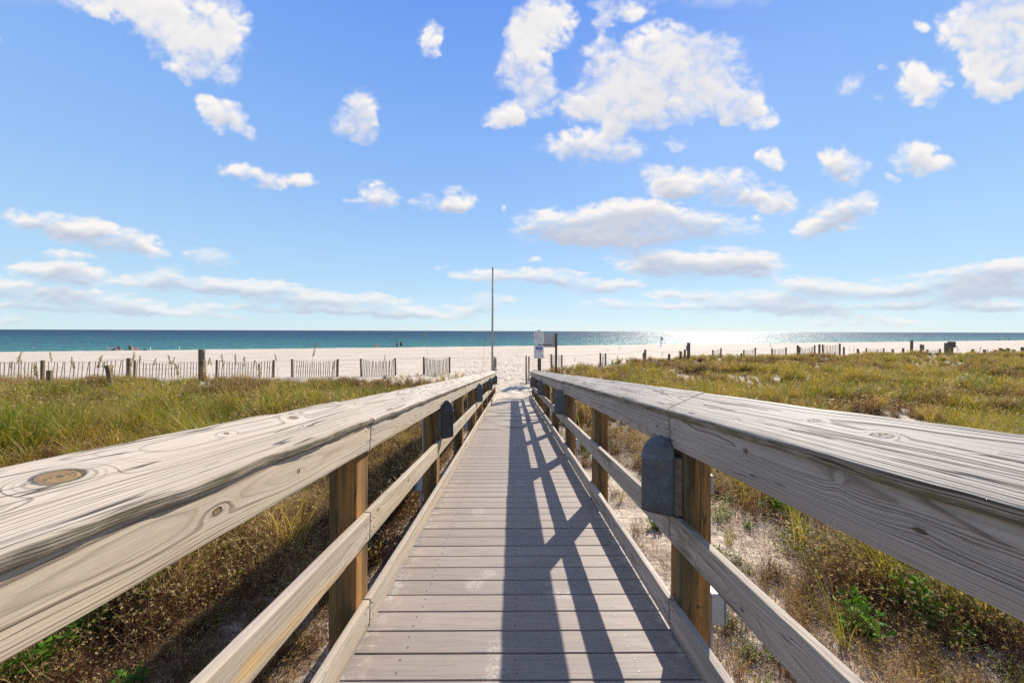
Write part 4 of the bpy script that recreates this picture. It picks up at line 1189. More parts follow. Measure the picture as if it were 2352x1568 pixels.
# the sign whose back we see
YB = 22.0
A = at(1241, 766.7, YB); B = at(1277.9, 764.2, YB)
sb = thing('beach_sign', 'large sign seen from its grey back, held between two posts behind the notice signs', 'sign', (A.x, YB, gz(A.x, YB) - .2))
O = Vector(sb.location)
for X_, zt in ((A.x, A.z - .05), (B.x, B.z)):
    MB().box((X_ - O.x, .0, (zt - O.z) / 2), (.135, .12, zt - O.z), bev=.012).build('post', SP, sb)
zt = at(1260, 766.8, YB).z; zb = at(1260, 796.8, YB).z
MB().box(((A.x + B.x) / 2 - O.x, .075, (zt + zb) / 2 - O.z), (B.x - A.x, .02, zt - zb)).build('panel', mat('sign_back_grey', (.48, .45, .41), .55, .4, .1, var=.06), sb)
zl = at(1240, 791, YB).z
MB().box(((A.x + B.x) / 2 - O.x - .1, -.075, zl - O.z), (B.x - A.x - .35, .03, .05)).build('cross_bar', SP, sb)

# white marker post on the beach
P = at(1518.7, 771, 86); g = gz(P.x, 86)
wp = thing('marker_post', 'pale marker post with a small plate standing far out on the beach', 'post', (P.x, 86, g))
wm = mat('pale_paint', (.55, .55, .55), .6, .3)
MB().box((0, 0, (P.z - g) / 2), (.22, .22, P.z - g), bev=.03).build('post_shaft', wm, wp)
MB().box((.16, -.13, (P.z - g) * .74), (.55, .06, .75), bev=.03).build('plate', mat('grey_plate', (.28, .28, .28), .6, .3), wp)
P = at(2302, 767, 205); g = gz(P.x, 205)
wp = thing('marker_post', 'thin pale post near the water at the far right', 'post', (P.x, 205, g))
MB().box((0, 0, (P.z - g) / 2), (.25, .25, P.z - g), bev=.03).build('post_shaft', wm, wp)
MB().box((.3, -.1, (P.z - g) * .8), (.5, .06, .9), bev=.03).build('plate', mat('grey_plate_far', (.28, .28, .28), .6, .3), wp)

# ------------------------------------------------------------------ people on the beach
SKIN = mat('skin', (.42, .24, .16), .6, .3); HAIR = mat('dark_hair', (.02, .014, .01), .7, .3)
def skin_body(name, joints, edges, m, parent, sub=1, root=0):
    me = bpy.data.meshes.new(name); me.from_pydata([j[0] for j in joints], edges, []); me.update()
    o = bpy.data.objects.new(name, me); COL.objects.link(o)
    md = o.modifiers.new('skin', 'SKIN'); me.skin_vertices[0].data[root].use_root = True
    for i, j in enumerate(joints): me.skin_vertices[0].data[i].radius = (j[1], j[2] if len(j) > 2 else j[1])
    s = o.modifiers.new('sub', 'SUBSURF'); s.levels = sub; s.render_levels = sub
    bpy.context.view_layer.update()
    m2 = bpy.data.meshes.new_from_object(o.evaluated_get(bpy.context.evaluated_depsgraph_get()))
    bpy.data.objects.remove(o)
    m2.materials.clear(); m2.materials.append(m)
    m2.polygons.foreach_set('use_smooth', np.ones(len(m2.polygons), dtype=bool))
    return ob(name, m2, parent)
E = [(0, 1), (1, 2), (2, 3), (3, 4), (2, 5), (5, 6), (6, 7), (7, 8), (2, 9), (9, 10), (10, 11), (11, 12), (0, 13), (13, 14), (14, 15), (15, 16), (0, 17), (17, 18), (18, 19), (19, 20)]
def person(label, loc, rotz, J, clothes, hat=None, hair=True, scale=1.0):
    t = thing('person', label, 'person', loc, (0, 0, rotz), 'people on the beach'); t.scale = (scale,) * 3
    rad = [(.13, .10), (.125, .09), (.11, .08), (.05, .05), (.085, .10), (.055,), (.045,), (.035,), (.028,), (.055,), (.045,), (.035,), (.028,), (.09,), (.065,), (.045,), (.035,), (.09,), (.065,), (.045,), (.035,)]
    skin_body('body', [(j, *r) for j, r in zip(J, rad)], E, SKIN, t)
    hd = Vector(J[4])
    if hair: MB().lathe([(.02, -.05), (.095, -.03), (.11, .03), (.10, .10), (.05, .145), (.01, .15)], 12, (hd.x, hd.y - .012, hd.z)).build('hair', HAIR, t, smooth=True)
    if hat: MB().lathe([(.19, .06), (.19, .07), (.10, .08), (.09, .15), (.02, .17)], 14, tuple(hd)).build('sun_hat', hat, t, smooth=True)
    for nm, kind, m, arg in clothes:
        if kind == 'lathe': MB().lathe(arg[0], 14, (0, 0, 0), 1.0, .68).build(nm, m, t, smooth=True)
        else: skin_body(nm, [(J[i], r) for i, r in arg[0]], arg[1], m, t)
    return t
def stand(hip=.0, arm_l=None, arm_r=None):
    h = 1.0
    J = [(0, 0, .92), (0, 0, 1.12), (0, 0, 1.36), (0, .0, 1.47), (0, .02, 1.56), (-.17, 0, 1.36), (-.24, 0, 1.12), (-.25, .05, .90), (-.25, .07, .80), (.17, 0, 1.36), (.24, 0, 1.12), (.25, .05, .90), (.25, .07, .80),
         (-.09, 0, .86), (-.10, .01, .48), (-.11, -.01, .09), (-.11, .12, .035), (.09, 0, .86), (.10, .01, .48), (.11, -.01, .09), (.12, .12, .035)]
    if arm_l: J[6:9] = arm_l
    if arm_r: J[10:13] = arm_r
    return J
NAVY = mat('navy_cloth', (.012, .018, .035), .9, .1); BLK = mat('black_cloth', (.012, .012, .014), .9, .1)
P = at(912.3, 797.3, 93); P.z = gz(P.x, P.y)
person('person in dark top and navy trousers with a hand on the hip by the water', P, 0, stand(arm_l=[(-.36, -.02, 1.14), (-.18, .0, .98), (-.12, .03, .96)]),
       [('top', 'skin', BLK, ([(0, .145), (1, .135), (2, .125), (5, .07), (9, .07)], [(0, 1), (1, 2), (2, 3), (2, 4)])),
        ('trousers', 'skin', NAVY, ([(0, .145), (13, .105), (14, .085), (15, .075), (17, .105), (18, .085), (19, .075)], [(0, 1), (1, 2), (2, 3), (0, 4), (4, 5), (5, 6)]))], scale=1.0)
P = at(922, 797.2, 93); P.z = gz(P.x, P.y)
person('person in a loose black knee length dress standing barefoot by the water', P, 0, stand(),
       [('dress', 'lathe', BLK, ([(.27, .46), (.26, .60), (.22, .95), (.19, 1.15), (.20, 1.34), (.12, 1.42)],))], scale=1.02)
for px, lb in ((2294.7, 'far person in dark clothes standing near the water at the far right'), (2318.7, 'far person in a dark wrap, rightmost on the beach')):
    P = at(px, 780, 212); P.z = gz(P.x, P.y)
    person(lb, P, .4, stand(), [('dress', 'lathe', BLK, ([(.27, .42), (.25, .60), (.21, .95), (.19, 1.15), (.20, 1.34), (.12, 1.42)],))], scale=1.0)
# seated person in a chair with straw hat; reclining person
HAT = mat('straw_hat', (.50, .36, .20), .9, .1)
def seatJ(recl=0.0):
    c, s = math.cos(recl), math.sin(recl)
    def up(h, x=0): return (x, -s * h, .30 + c * h)
    return [(0, 0, .30), up(.22), up(.46), up(.57), up(.66), up(.46, -.17), up(.24, -.26), (-.27, .12 - s * .1, .42), (-.27, .2, .42), up(.46, .17), up(.24, .27), (.28, .14 - s * .1, .42), (.28, .22, .42),
            (-.09, .05, .28), (-.10, .45, .42), (-.11, .80, .10), (-.11, .92, .05), (.09, .05, .28), (.10, .45, .42), (.11, .80, .10), (.12, .92, .05)]
def chair(label, px, py, y, cm, rotz=0, recl=.35, group='folding beach chairs'):
    P = at(px, py, y); P.z = gz(P.x, P.y)
    t = thing('beach_chair', label, 'beach chair', P, (0, 0, rotz), group=group)
    fm = bpy.data.materials.get('chair_frame') or mat('chair_frame', (.30, .30, .30), .4, .5, .6)
    s, c = math.sin(recl), math.cos(recl)
    for sx in (-1, 1):
        MB().tube([(sx * .29, -.20 - s * .78, .22 + c * .78), (sx * .29, -.12, .20), (sx * .29, .42, .0)], .016, 6).build('side_frame', fm, t)
        MB().tube([(sx * .29, .30, .26), (sx * .29, -.32, .0)], .014, 6).build('leg', fm, t)
        MB().box((sx * .30, .0, .46), (.05, .50, .03), bev=.008).build('arm_rest', fm, t)
    M = Matrix.Rotation(recl, 4, 'X')
    MB().box((0, -.17 - s * .42, .24 + c * .40), (.56, .02, .76), M, bev=.006).build('backrest', cm, t)
    MB().box((0, .12, .21), (.56, .50, .02), Matrix.Rotation(.12, 4, 'X'), bev=.006).build('seat', cm, t)
    return t
def stripe_mat():
    m = bpy.data.materials.new('striped_canvas'); m.use_nodes = True; nt = m.node_tree; p = nt.nodes['Principled BSDF']
    tc = nd(nt, 'ShaderNodeTexCoord').outputs['Object']; s = nd(nt, 'ShaderNodeSeparateXYZ'); put(nt, s.inputs[0], tc)
    c = ramp(nt, mth(nt, 'FRACT', mth(nt, 'ADD', mth(nt, 'MULTIPLY', s.outputs[0], 1.8), .5)), [(0, (.10, .16, .12)), (.25, (.30, .02, .03)), (.5, (.08, .05, .20)), (.68, (.40, .05, .04)), (.85, (.55, .35, .05))], 'CONSTANT')
    put(nt, p.inputs['Base Color'], c); p.inputs['Roughness'].default_value = .9
    return m
chair('striped red, purple and yellow beach chair beside the sunbather', 277, 809, 73, stripe_mat(), 0, .25)
GC = mat('olive_canvas', (.10, .085, .06), .9, .1)
chair('olive brown beach chair holding the person in a straw hat', 301.5, 809, 73, GC, 0, .2)
P = at(301.5, 809, 73); P.z = gz(P.x, P.y)
person('person in a straw sun hat sitting in the olive beach chair', P + Vector((0, .02, -.03)), 0, seatJ(.2), [('swimsuit', 'skin', NAVY, ([(0, .14), (1, .135), (2, .12)], [(0, 1), (1, 2)]))], HAT)
LC = mat('white_lounger_cloth', (.45, .45, .48), .9, .1)
chair('low pale beach chair, leftmost of the group by the water', 260.5, 810, 73.5, LC, -1.3, .9)
P = at(260.5, 810, 73.5); P.z = gz(P.x, P.y)
person('sunbather lying back in the low pale beach chair', P + Vector((0, .0, .0)), -1.3, seatJ(.95), [('shorts', 'skin', NAVY, ([(0, .14), (13, .11), (14, .09), (17, .11), (18, .09)], [(0, 1), (1, 2), (0, 3), (3, 4)]))])
OC = mat('orange_canvas', (.75, .27, .08), .8, .2)
chair('small orange backed beach chair near the water left of the standing pair', 866, 798.5, 95, OC, .5, .2)
P = at(312.5, 808, 73); z = gz(P.x, P.y)
ring = MB(); n1, n2 = 18, 8
V = [((.24 + .10 * math.cos(2 * math.pi * j / n2)) * math.cos(2 * math.pi * i / n1), .10 * math.sin(2 * math.pi * j / n2), (.24 + .10 * math.cos(2 * math.pi * j / n2)) * math.sin(2 * math.pi * i / n1) + .30) for i in range(n1) for j in range(n2)]
Fc = [(i * n2 + j, i * n2 + (j + 1) % n2, ((i + 1) % n1) * n2 + (j + 1) % n2, ((i + 1) % n1) * n2 + j) for i in range(n1) for j in range(n2)]
ring.add(V, Fc)
ring.build('swim_ring', mat('coral_vinyl', (.70, .13, .10), .4, .5), None, True, loc=(P.x, P.y, z), rot=(-.3, 0, .3), label='coral red inflatable ring leaning beside the olive beach chair', category='swim ring')
P = at(333, 808, 73); z = gz(P.x, P.y)
MB().lathe([(.26, 0), (.30, .08), (.24, .20), (.10, .28), (.02, .29)], 10, (0, 0, 0), 1.4, .8).build('beach_bag', mat('dark_bag_cloth', (.06, .07, .06), .9, .1), None, True, loc=(P.x, P.y, z), label='small dark green bag on the sand right of the swim ring', category='bag')
P = at(894, 797.6, 94); z = gz(P.x, P.y)
MB().lathe([(.30, 0), (.32, .10), (.24, .26), (.08, .34), (.02, .35)], 10, (0, 0, 0), 1.5, .8).build('beach_bag', mat('blue_grey_cloth', (.22, .27, .42), .9, .1), None, True, loc=(P.x, P.y, z), label='pale blue bundle on the sand just left of the standing pair', category='bag')
WH = mat('white_plastic', (.80, .80, .80), .4, .4); ROD = mat('rod_graphite', (.03, .03, .035), .4, .5)
for px, lb in ((346.3, 'fishing rod in a white tube holder nearer the beach chairs'), (412.6, 'fishing rod in a white tube holder farther right of the beach chairs')):
    P = at(px, 806.5, 74.5); z = gz(P.x, P.y)
    t = thing('fishing_rod', lb, 'fishing rod', (P.x, P.y, z), group='fishing rods stuck in the sand')
    MB().tube([(0, 0, -.1), (0, 0, .80)], .045, 8).build('tube_holder', WH, t)
    MB().tube([(0, 0, .6), (.02, .05, 1.6), (.05, .25, 3.0), (.08, .6, 4.2)], [.022, .018, .012, .006], 6).build('rod', ROD, t)
    MB().tube([(0, -.05, 1.05), (.0, -.12, 1.05)], .06, 8).build('reel', ROD, t)

# ------------------------------------------------------------------ dune plants
def leaf_mat(name, stops, trans=.45, rough=.6, patch=None, dry=None, spec=.2):
    """blade colour runs over the plants of the dune; stops = ramp over a per-blade value"""
    m = bpy.data.materials.new(name); m.use_nodes = True; nt = m.node_tree
    nt.nodes.remove(nt.nodes['Principled BSDF'])
    out = nt.nodes['Material Output']
    pos = nd(nt, 'ShaderNodeNewGeometry').outputs['Position']
    oi = nd(nt, 'ShaderNodeObjectInfo').outputs['Random']
    bv = attr(nt, 'bv').outputs['Fac']
    pn = noise(nt, pos, .42, 3, .6)
    pm = noise(nt, pos, 1.6, 2, .6)
    v = mth(nt, 'ADD', mth(nt, 'MULTIPLY', bv, .40), mth(nt, 'ADD', mth(nt, 'MULTIPLY', oi, .26), mth(nt, 'ADD', mth(nt, 'MULTIPLY', mrange(nt, pn, .35, .65), .30), mth(nt, 'MULTIPLY', mrange(nt, pm, .3, .7), .14))))
    c = ramp(nt, mth(nt, 'SUBTRACT', v, .05), stops)
    d = nd(nt, 'ShaderNodeBsdfPrincipled'); put(nt, d.inputs['Base Color'], c)
    d.inputs['Roughness'].default_value = rough; d.inputs['Specular IOR Level'].default_value = spec
    tr = nd(nt, 'ShaderNodeBsdfTranslucent'); put(nt, tr.inputs[0], mixc(nt, 1.0, c, (1.5, 1.35, .7), 'MULTIPLY'))
    mx = nd(nt, 'ShaderNodeMixShader'); mx.inputs[0].default_value = trans
    nt.links.new(d.outputs[0], mx.inputs[1]); nt.links.new(tr.outputs[0], mx.inputs[2])
    nt.links.new(mx.outputs[0], out.inputs[0])
    return m
GRN = leaf_mat('dune_grass_green', [(0.0, (.030, .075, .008)), (.22, (.085, .130, .012)), (.42, (.200, .210, .024)), (.58, (.33, .255, .054)), (.74, (.44, .31, .12)), (.88, (.22, .12, .055)), (1.0, (.11, .055, .03))], .38)
BRN = leaf_mat('dry_brush_brown', [(0.0, (.028, .011, .006)), (.34, (.085, .036, .018)), (.54, (.21, .105, .046)), (.72, (.42, .27, .13)), (1.0, (.60, .43, .25))], .22)
HEAD = leaf_mat('dry_flower_heads', [(0.0, (.20, .14, .06)), (.5, (.34, .26, .12)), (1.0, (.46, .38, .20))], .35)
LEAF = leaf_mat('broad_leaf_green', [(0.0, (.035, .11, .008)), (.5, (.075, .185, .012)), (1.0, (.16, .27, .025))], .40, .6, spec=.12)
YLEAF = leaf_mat('small_leaf_yellow_green', [(0.0, (.08, .13, .02)), (.5, (.17, .20, .035)), (1.0, (.30, .27, .06))], .4)
OAT = leaf_mat('sea_oat_straw', [(0.0, (.20, .15, .07)), (.5, (.30, .235, .11)), (1.0, (.40, .32, .17))], .3)

def blades(rs, n, h, spread, width, segs=4, bend=(.3, 1.2), wind=(-.25, -.1), hvar=.4, base=.06):
    """tuft of tapering arched strips"""
    ang = rs.uniform(0, 2 * np.pi, n); L = h * (1 - hvar + hvar * rs.random(n) * 1.3)
    r0 = base * np.sqrt(rs.random(n)); th0 = rs.uniform(.0, spread, n); bd = rs.uniform(*bend, n)
    ph = rs.uniform(0, 2 * np.pi, n); wd = width * rs.uniform(.6, 1.2, n)
    ca, sa = np.cos(ang), np.sin(ang)
    P = np.zeros((n, segs + 1, 3)); P[:, 0, 0] = r0 * np.cos(ph); P[:, 0, 1] = r0 * np.sin(ph)
    for s in range(1, segs + 1):
        th = th0 + bd * (s / segs) ** 1.3
        dl = L / segs
        P[:, s, 0] = P[:, s - 1, 0] + dl * (np.sin(th) * ca + wind[0] * s / segs)
        P[:, s, 1] = P[:, s - 1, 1] + dl * (np.sin(th) * sa + wind[1] * s / segs)
        P[:, s, 2] = P[:, s - 1, 2] + dl * np.cos(th)
    side = np.stack([-np.sin(ang + rs.uniform(-.6, .6, n)), np.cos(ang), rs.uniform(-.2, .2, n)], 1)
    V = []; Fc = []; bvs = []
    t = np.linspace(0, 1, segs + 1); wprof = (1 - t ** 1.6) * .95 + .05
    bv = rs.random(n)
    VL = P - side[:, None, :] * (wd[:, None] * wprof[None, :] / 2)[..., None]
    VR = P + side[:, None, :] * (wd[:, None] * wprof[None, :] / 2)[..., None]
    V = np.stack([VL, VR], 2).reshape(-1, 3)
    base_i = (np.arange(n) * (segs + 1) * 2)[:, None] + (np.arange(segs) * 2)[None, :]
    q = np.stack([base_i, base_i + 1, base_i + 3, base_i + 2], -1).reshape(-1, 4)
    return V, q, np.repeat(bv, (segs + 1) * 2), P

class Plant:
    def __init__(s): s.V = []; s.Q = []; s.B = []; s.M = []; s.n = 0
    def add(s, V, Q, B, mi=0):
        s.V.append(V); s.Q.append(Q + s.n); s.B.append(B); s.M.append(np.full(len(Q), mi)); s.n += len(V)
    def mesh(s, name, mats):
        me = mesh_np(name, np.concatenate(s.V), np.concatenate(s.Q), mats, mi=np.concatenate(s.M))
        fattr(me, 'bv', np.concatenate(s.B)); return me

def quads_at(rs, P, size, n_each=1, flat=.5):
    """small tilted quads at the given points (seed heads, small leaves)"""
    P = np.repeat(P, n_each, 0); n = len(P)
    a = rs.normal(size=(n, 3)); a /= np.linalg.norm(a, axis=1)[:, None]
    b = np.cross(a, rs.normal(size=(n, 3))); b /= np.linalg.norm(b, axis=1)[:, None]
    sz = size * rs.uniform(.6, 1.3, n)[:, None]
    P = P + rs.normal(size=(n, 3)) * size * .5 * (n_each > 1)
    V = np.stack([P - a * sz, P + b * sz * .55, P + a * sz, P - b * sz * .55], 1).reshape(-1, 3)
    Q = np.arange(4 * n).reshape(-1, 4)
    return V, Q, np.repeat(rs.random(n), 4)

protoc = {}
def proto(colname, meshes):
    c = bpy.data.collections.new(colname)
    for i, me in enumerate(meshes):
        o = bpy.data.objects.new('%s_%02d' % (colname, i), me); c.objects.link(o)
    protoc[colname] = c
    return c

def grass_tuft(seed, n, h, w, segs=4, seeds=0):
    rs = np.random.default_rng(seed); p = Plant()
    V, Q, B, P = blades(rs, n, h, .45, w, segs)
    p.add(V, Q, B, 0)
    V, Q, B, P2 = blades(rs, n // 4, h * .5, 1.1, w, max(2, segs - 1), (.4, 1.4)); p.add(V, Q, B * .3 + .8, 0)   # dead blades at the foot
    if seeds:
        tips = P[:seeds, -1]; V, Q, B = quads_at(rs, tips, w * 2.2, 3); p.add(V, Q, B, 1)
    return p.mesh('tuft', [GRN, HEAD])
def brush(seed, n, h, w, heads, sz, green=0):
    rs = np.random.default_rng(seed); p = Plant()
    V, Q, B, P = blades(rs, n, h, .9, w, 4, (-.2, .7), (0, 0), .5, h * .22); p.add(V, Q, B, 0)
    # side twigs start part way up the stems
    m_ = n * 3
    src = rs.integers(0, n, m_); lev = rs.integers(1, 4, m_)
    V, Q, B, P2 = blades(rs, m_, h * .42, 1.4, w * .7, 3, (-.3, .6), (0, 0), .5, 0.0)
    shift = P[src, lev]; V = (V.reshape(m_, -1, 3) + shift[:, None, :]).reshape(-1, 3); p.add(V, Q, B, 0)
    P2 = P2 + shift[:, None, :]
    tips = np.concatenate([P[:, -1], P2[:, -1], P2[:, -2]])[:heads] if heads < m_ + n else np.concatenate([P[:, -1], P2[:, -1], P2[:, -2]])
    V, Q, B = quads_at(rs, tips, sz, 3); p.add(V, Q, B, 1)
    if green:
        pts = P2[rs.integers(0, m_, green), rs.integers(1, 4, green)]; V, Q, B = quads_at(rs, pts, sz * 1.3, 2); p.add(V, Q, B, 2)
    return p.mesh('brush', [BRN, HEAD, YLEAF])
def litter_bits(seed, n, L, w):
    rs = np.random.default_rng(seed); p = Plant()
    V, Q, B, P = blades(rs, n, L, 1.5, w, 3, (-.4, .5), (0, 0), .6, .30)
    V[:, 2] = np.abs(V[:, 2]) * .22 + .004; p.add(V, Q, B, 0)
    return p.mesh('twigs', [BRN])
def leafy(seed, n, h, lw, ll, ms=None):
    """broad leaved plant: stems carrying folded oval leaves"""
    rs = np.random.default_rng(seed); p = Plant()
    V, Q, B, P = blades(rs, n, h, .8, .006, 4, (-.1, .5), (0, 0), .5, h * .25); p.add(V, Q, B * .3, 0)
    for s in range(1, 5):
        for rep in range(2):
            o = P[:, s]; m_ = len(o)
            az = rs.uniform(0, 6.28, m_); el = rs.uniform(-.1, .9, m_)
            d = np.stack([np.cos(az) * np.cos(el), np.sin(az) * np.cos(el), np.sin(el)], 1)
            sd_ = np.stack([-np.sin(az), np.cos(az), np.zeros(m_)], 1); up = np.cross(d, sd_)
            l = ll * rs.uniform(.6, 1.2, m_)[:, None]; w_ = lw * rs.uniform(.7, 1.2, m_)[:, None]
            A = o; T = o + d * l; Mi = o + d * l * .55
            Lf = Mi + sd_ * w_ / 2 - up * w_ * .25; Rt = Mi - sd_ * w_ / 2 - up * w_ * .25
            Mi2 = o + d * l * .28; L2 = Mi2 + sd_ * w_ * .36 - up * w_ * .2; R2 = Mi2 - sd_ * w_ * .36 - up * w_ * .2
            V = np.stack([A, L2, Lf, T, Rt, R2, Mi, Mi2], 1).reshape(-1, 3)
            b = np.arange(m_)[:, None] * 8
            Q = np.concatenate([b + np.array([[0, 7, 1, 1]]) * 1, ], 0)
            Q = np.concatenate([b + np.array([[7, 6, 2, 1]]), b + np.array([[6, 7, 5, 4]]), b + np.array([[6, 3, 2, 6]]) * 1], 0)
            Q = np.concatenate([b + np.array([[7, 6, 2, 1]]), b + np.array([[7, 5, 4, 6]]), b + np.array([[6, 4, 3, 2]]), b + np.array([[0, 5, 7, 1]])], 0)
            p.add(V, Q, np.repeat(rs.random(m_), 8), 0)
    return p.mesh('leaves', ms or [LEAF])

C_NEAR = proto('grass_near', [grass_tuft(i, 46, .54, .0058, 6, 3) for i in range(5)])
C_LONG = proto('grass_long', [grass_tuft(90 + i, 22, .85, .0075, 8, 0) for i in range(3)])
C_MID = proto('grass_mid', [grass_tuft(20 + i, 48, .66, .0115, 4, 3) for i in range(5)])
C_FAR = proto('grass_far', [grass_tuft(40 + i, 50, .60, .021, 3, 3) for i in range(4)])
C_BR = proto('brush_near', [brush(i, 44, .34, .0050, 34, .0095, 9) for i in range(5)])
C_BRF = proto('brush_far', [brush(30 + i, 60, .42, .010, 24, .016, 6) for i in range(4)])
C_LIT = proto('litter', [litter_bits(i, 80, .26, .0048) for i in range(4)])
C_YL = proto('small_leafy', [leafy(60 + i, 14, .16, .014, .030, [YLEAF]) for i in range(3)])

def scatter(name, pts, rotz, scale, idx, collection, tiltv=None, **props):
    n = len(pts)
    me = bpy.data.meshes.new(name); me.vertices.add(n); me.vertices.foreach_set('co', np.asarray(pts, dtype=np.float32).ravel()); me.update()
    rot = np.zeros((n, 3)); rot[:, 2] = rotz
    if tiltv is not None: rot[:, :2] = tiltv
    vattr(me, 'rot', rot); fattr(me, 'scl', scale)
    a = me.attributes.new('pick', 'INT', 'POINT'); a.data.foreach_set('value', np.asarray(idx, dtype=np.int32))
    o = ob(name, me, None, kind='stuff', **props)
    ng = bpy.data.node_groups.new(name + '_scatter', 'GeometryNodeTree')
    ng.interface.new_socket('Geometry', in_out='INPUT', socket_type='NodeSocketGeometry')
    ng.interface.new_socket('Geometry', in_out='OUTPUT', socket_type='NodeSocketGeometry')
    gi = ng.nodes.new('NodeGroupInput'); go = ng.nodes.new('NodeGroupOutput')
    ip = ng.nodes.new('GeometryNodeInstanceOnPoints'); ci = ng.nodes.new('GeometryNodeCollectionInfo')
    ci.inputs['Collection'].default_value = collection; ci.inputs['Separate Children'].default_value = True; ci.inputs['Reset Children'].default_value = True
    def na(nm, typ):
        x = ng.nodes.new('GeometryNodeInputNamedAttribute'); x.data_type = typ; x.inputs[0].default_value = nm; return x.outputs[0]
    er = ng.nodes.new('FunctionNodeEulerToRotation')
    L = ng.links.new
    L(gi.outputs[0], ip.inputs['Points']); L(ci.outputs[0], ip.inputs['Instance']); ip.inputs['Pick Instance'].default_value = True
    L(na('pick', 'INT'), ip.inputs['Instance Index']); L(na('rot', 'FLOAT_VECTOR'), er.inputs[0]); L(er.outputs[0], ip.inputs['Rotation'])
    L(na('scl', 'FLOAT'), ip.inputs['Scale']); L(ip.outputs[0], go.inputs[0])
    md = o.modifiers.new('scatter', 'NODES'); md.node_group = ng
    return o

def field(n, y0, y1, xlim, seed, power=1.0):
    """random ground points inside a fan in front of the camera (and a little beyond its sides)"""
    rs = np.random.default_rng(seed)
    y = y0 + (y1 - y0) * rs.random(n) ** power
    x = rs.uniform(-1, 1, n) * (xlim[0] + xlim[1] * np.clip(y, 0, None))
    return x, y, rs
def keep(x, y, dens, rs):
    k = rs.random(len(x)) < dens
    return x[k], y[k]
def walk_clear(x, y, m=1.12): return ~((np.abs(x - .04) < m) & (y < 16.6)) & ~((np.abs(x) < 1.15 + .03 * (y - 15)) & (y >= 15.5))
def patch_green(x, y): return sstep(.455, .555, fbm(x / 3.2, y / 2.3, 4, 201, .55) + .005 - .022 * (x < 0) - .03 * sstep(13.5, 17, y) * (x < 0) - .035 * sstep(27, 33, y))


def plant(name, x, y, C, k, srange, seed, label, cat, sink=.02, tilt=.15, **kw):
    rs = np.random.default_rng(seed)
    tall = 1 + (.30 * sstep(-3, -5, x) * sstep(3, 6, y) * (1 - sstep(9, 13, y)) - .30 * sstep(14, 17, y) * (x < 0) if name == 'dune_grass' else 0)
    z = ground(x, y) - sink
    return scatter(name, np.stack([x, y, z], 1), rs.uniform(0, 6.28, len(x)), rs.uniform(*srange, len(x)) * (.62 + .76 * sstep(.3, .7, fbm(x / 1.4, y / 1.4, 3, 515))) * tall, rs.integers(0, k, len(x)), C, rs.uniform(-tilt, tilt, (len(x), 2)))

# close to the camera
def zones(x, y):
    vz = veg_zone(x, y) * walk_clear(x, y)
    left = x < 0
    g = patch_green(x, y); b = patch_bare(x, y)
    nb = sstep(5.2, 2.6, np.abs(x) + .25 * np.clip(y - 6, 0, None) * 0 + (fbm(x, y, 3, 411) - .5) * 2) * (1 - sstep(8, 12, y) * .6)
    gl = (.06 + .94 * g) * (1 - .93 * nb) * (1 - .85 * b)
    bl = (.92 - .80 * g) * (1 - .9 * b) * (1 - nb) + nb * (1 - .8 * b)
    gr = (.10 + .90 * g) * (1 - .80 * nb) * (1 - .92 * b)
    br = ((.92 - .80 * g) * (1 - nb) + .80 * nb) * (1 - .95 * b)
    return vz * np.where(left, gl, gr), vz * np.where(left, bl, br)
x, y, rs = field(26000, -1.5, 9, (6, 1.7), 301, .9)
dg, db = zones(x, y)
a = keep(x, y, dg * .40, rs); plant('dune_grass', *a, C_NEAR, 5, (.65, 1.35), 1, '', '')
a = keep(x, y, db * .62, rs); plant('dry_brush', *a, C_BR, 5, (.45, 1.05), 2, '', '')
x, y, rs = field(9000, -1, 9, (3, .9), 303, .9)
vz = veg_zone(x, y) * walk_clear(x, y, 1.0)
a = keep(x, y, vz * (.75 - .45 * patch_bare(x, y)), rs); plant('twig_litter', *a, C_LIT, 4, (.6, 1.4), 3, '', '', sink=.0, tilt=.08)
a = keep(x, y, vz * np.where(x > 0, .10, .035), rs); plant('ground_leaves', *a, C_YL, 3, (.6, 1.3), 4, '', '', tilt=.2)
# middle distance
x, y, rs = field(42000, 9, 24, (6, 1.75), 305, .9)
dg, db = zones(x, y)
a = keep(x, y, dg * .42, rs); plant('dune_grass', *a, C_MID, 5, (.6, 1.3), 5, '', '')
a = keep(x, y, db * .42, rs); plant('dry_brush', *a, C_BRF, 4, (.55, 1.15), 6, '', '')
# far part of the right dune
x, y, rs = field(60000, 22, 50, (8, 1.75), 307, 1.0)
dg, db = zones(x, y)
a = keep(x, y, dg * .36 * (x > 0), rs); plant('dune_grass', *a, C_FAR, 4, (.5, 1.0), 7, '', '')
a = keep(x, y, db * .30 * (x > 0), rs); plant('dry_brush', *a, C_BRF, 4, (.6, 1.1), 8, '', '')
# thin clumps by the foot of the fence panels and at the end of the ramp
rs = np.random.default_rng(5)
cx = np.concatenate([rs.normal(1.75, .28, 46), rs.normal(-1.35, .16, 10), rs.uniform(-8, -1.6, 60), rs.uniform(2, 5, 60)]); cy = np.concatenate([rs.normal(15.6, .8, 46), rs.normal(14.6, .6, 10), rs.uniform(21, 25, 60), rs.uniform(17, 24, 60)])
plant('dune_grass', cx, cy, C_MID, 5, (.4, .8), 9, '', '')
# long arching blades low at the right edge
rs = np.random.default_rng(12)
lx = np.array([1.95, 2.25, 2.05, 1.6, 3.1, 1.35, -2.9, -4.2, -3.6, -5.0, 2.7, 4.2, 3.6, 1.45, 1.4]); ly = np.array([1.35, 1.6, 2.1, 2.3, 2.4, 4.2, 2.8, 3.3, 5.2, 4.5, 3.2, 3.0, 4.6, 5.1, 6.6])
plant('dune_grass', lx, ly, C_LONG, 3, (.7, 1.1), 10, '', '')

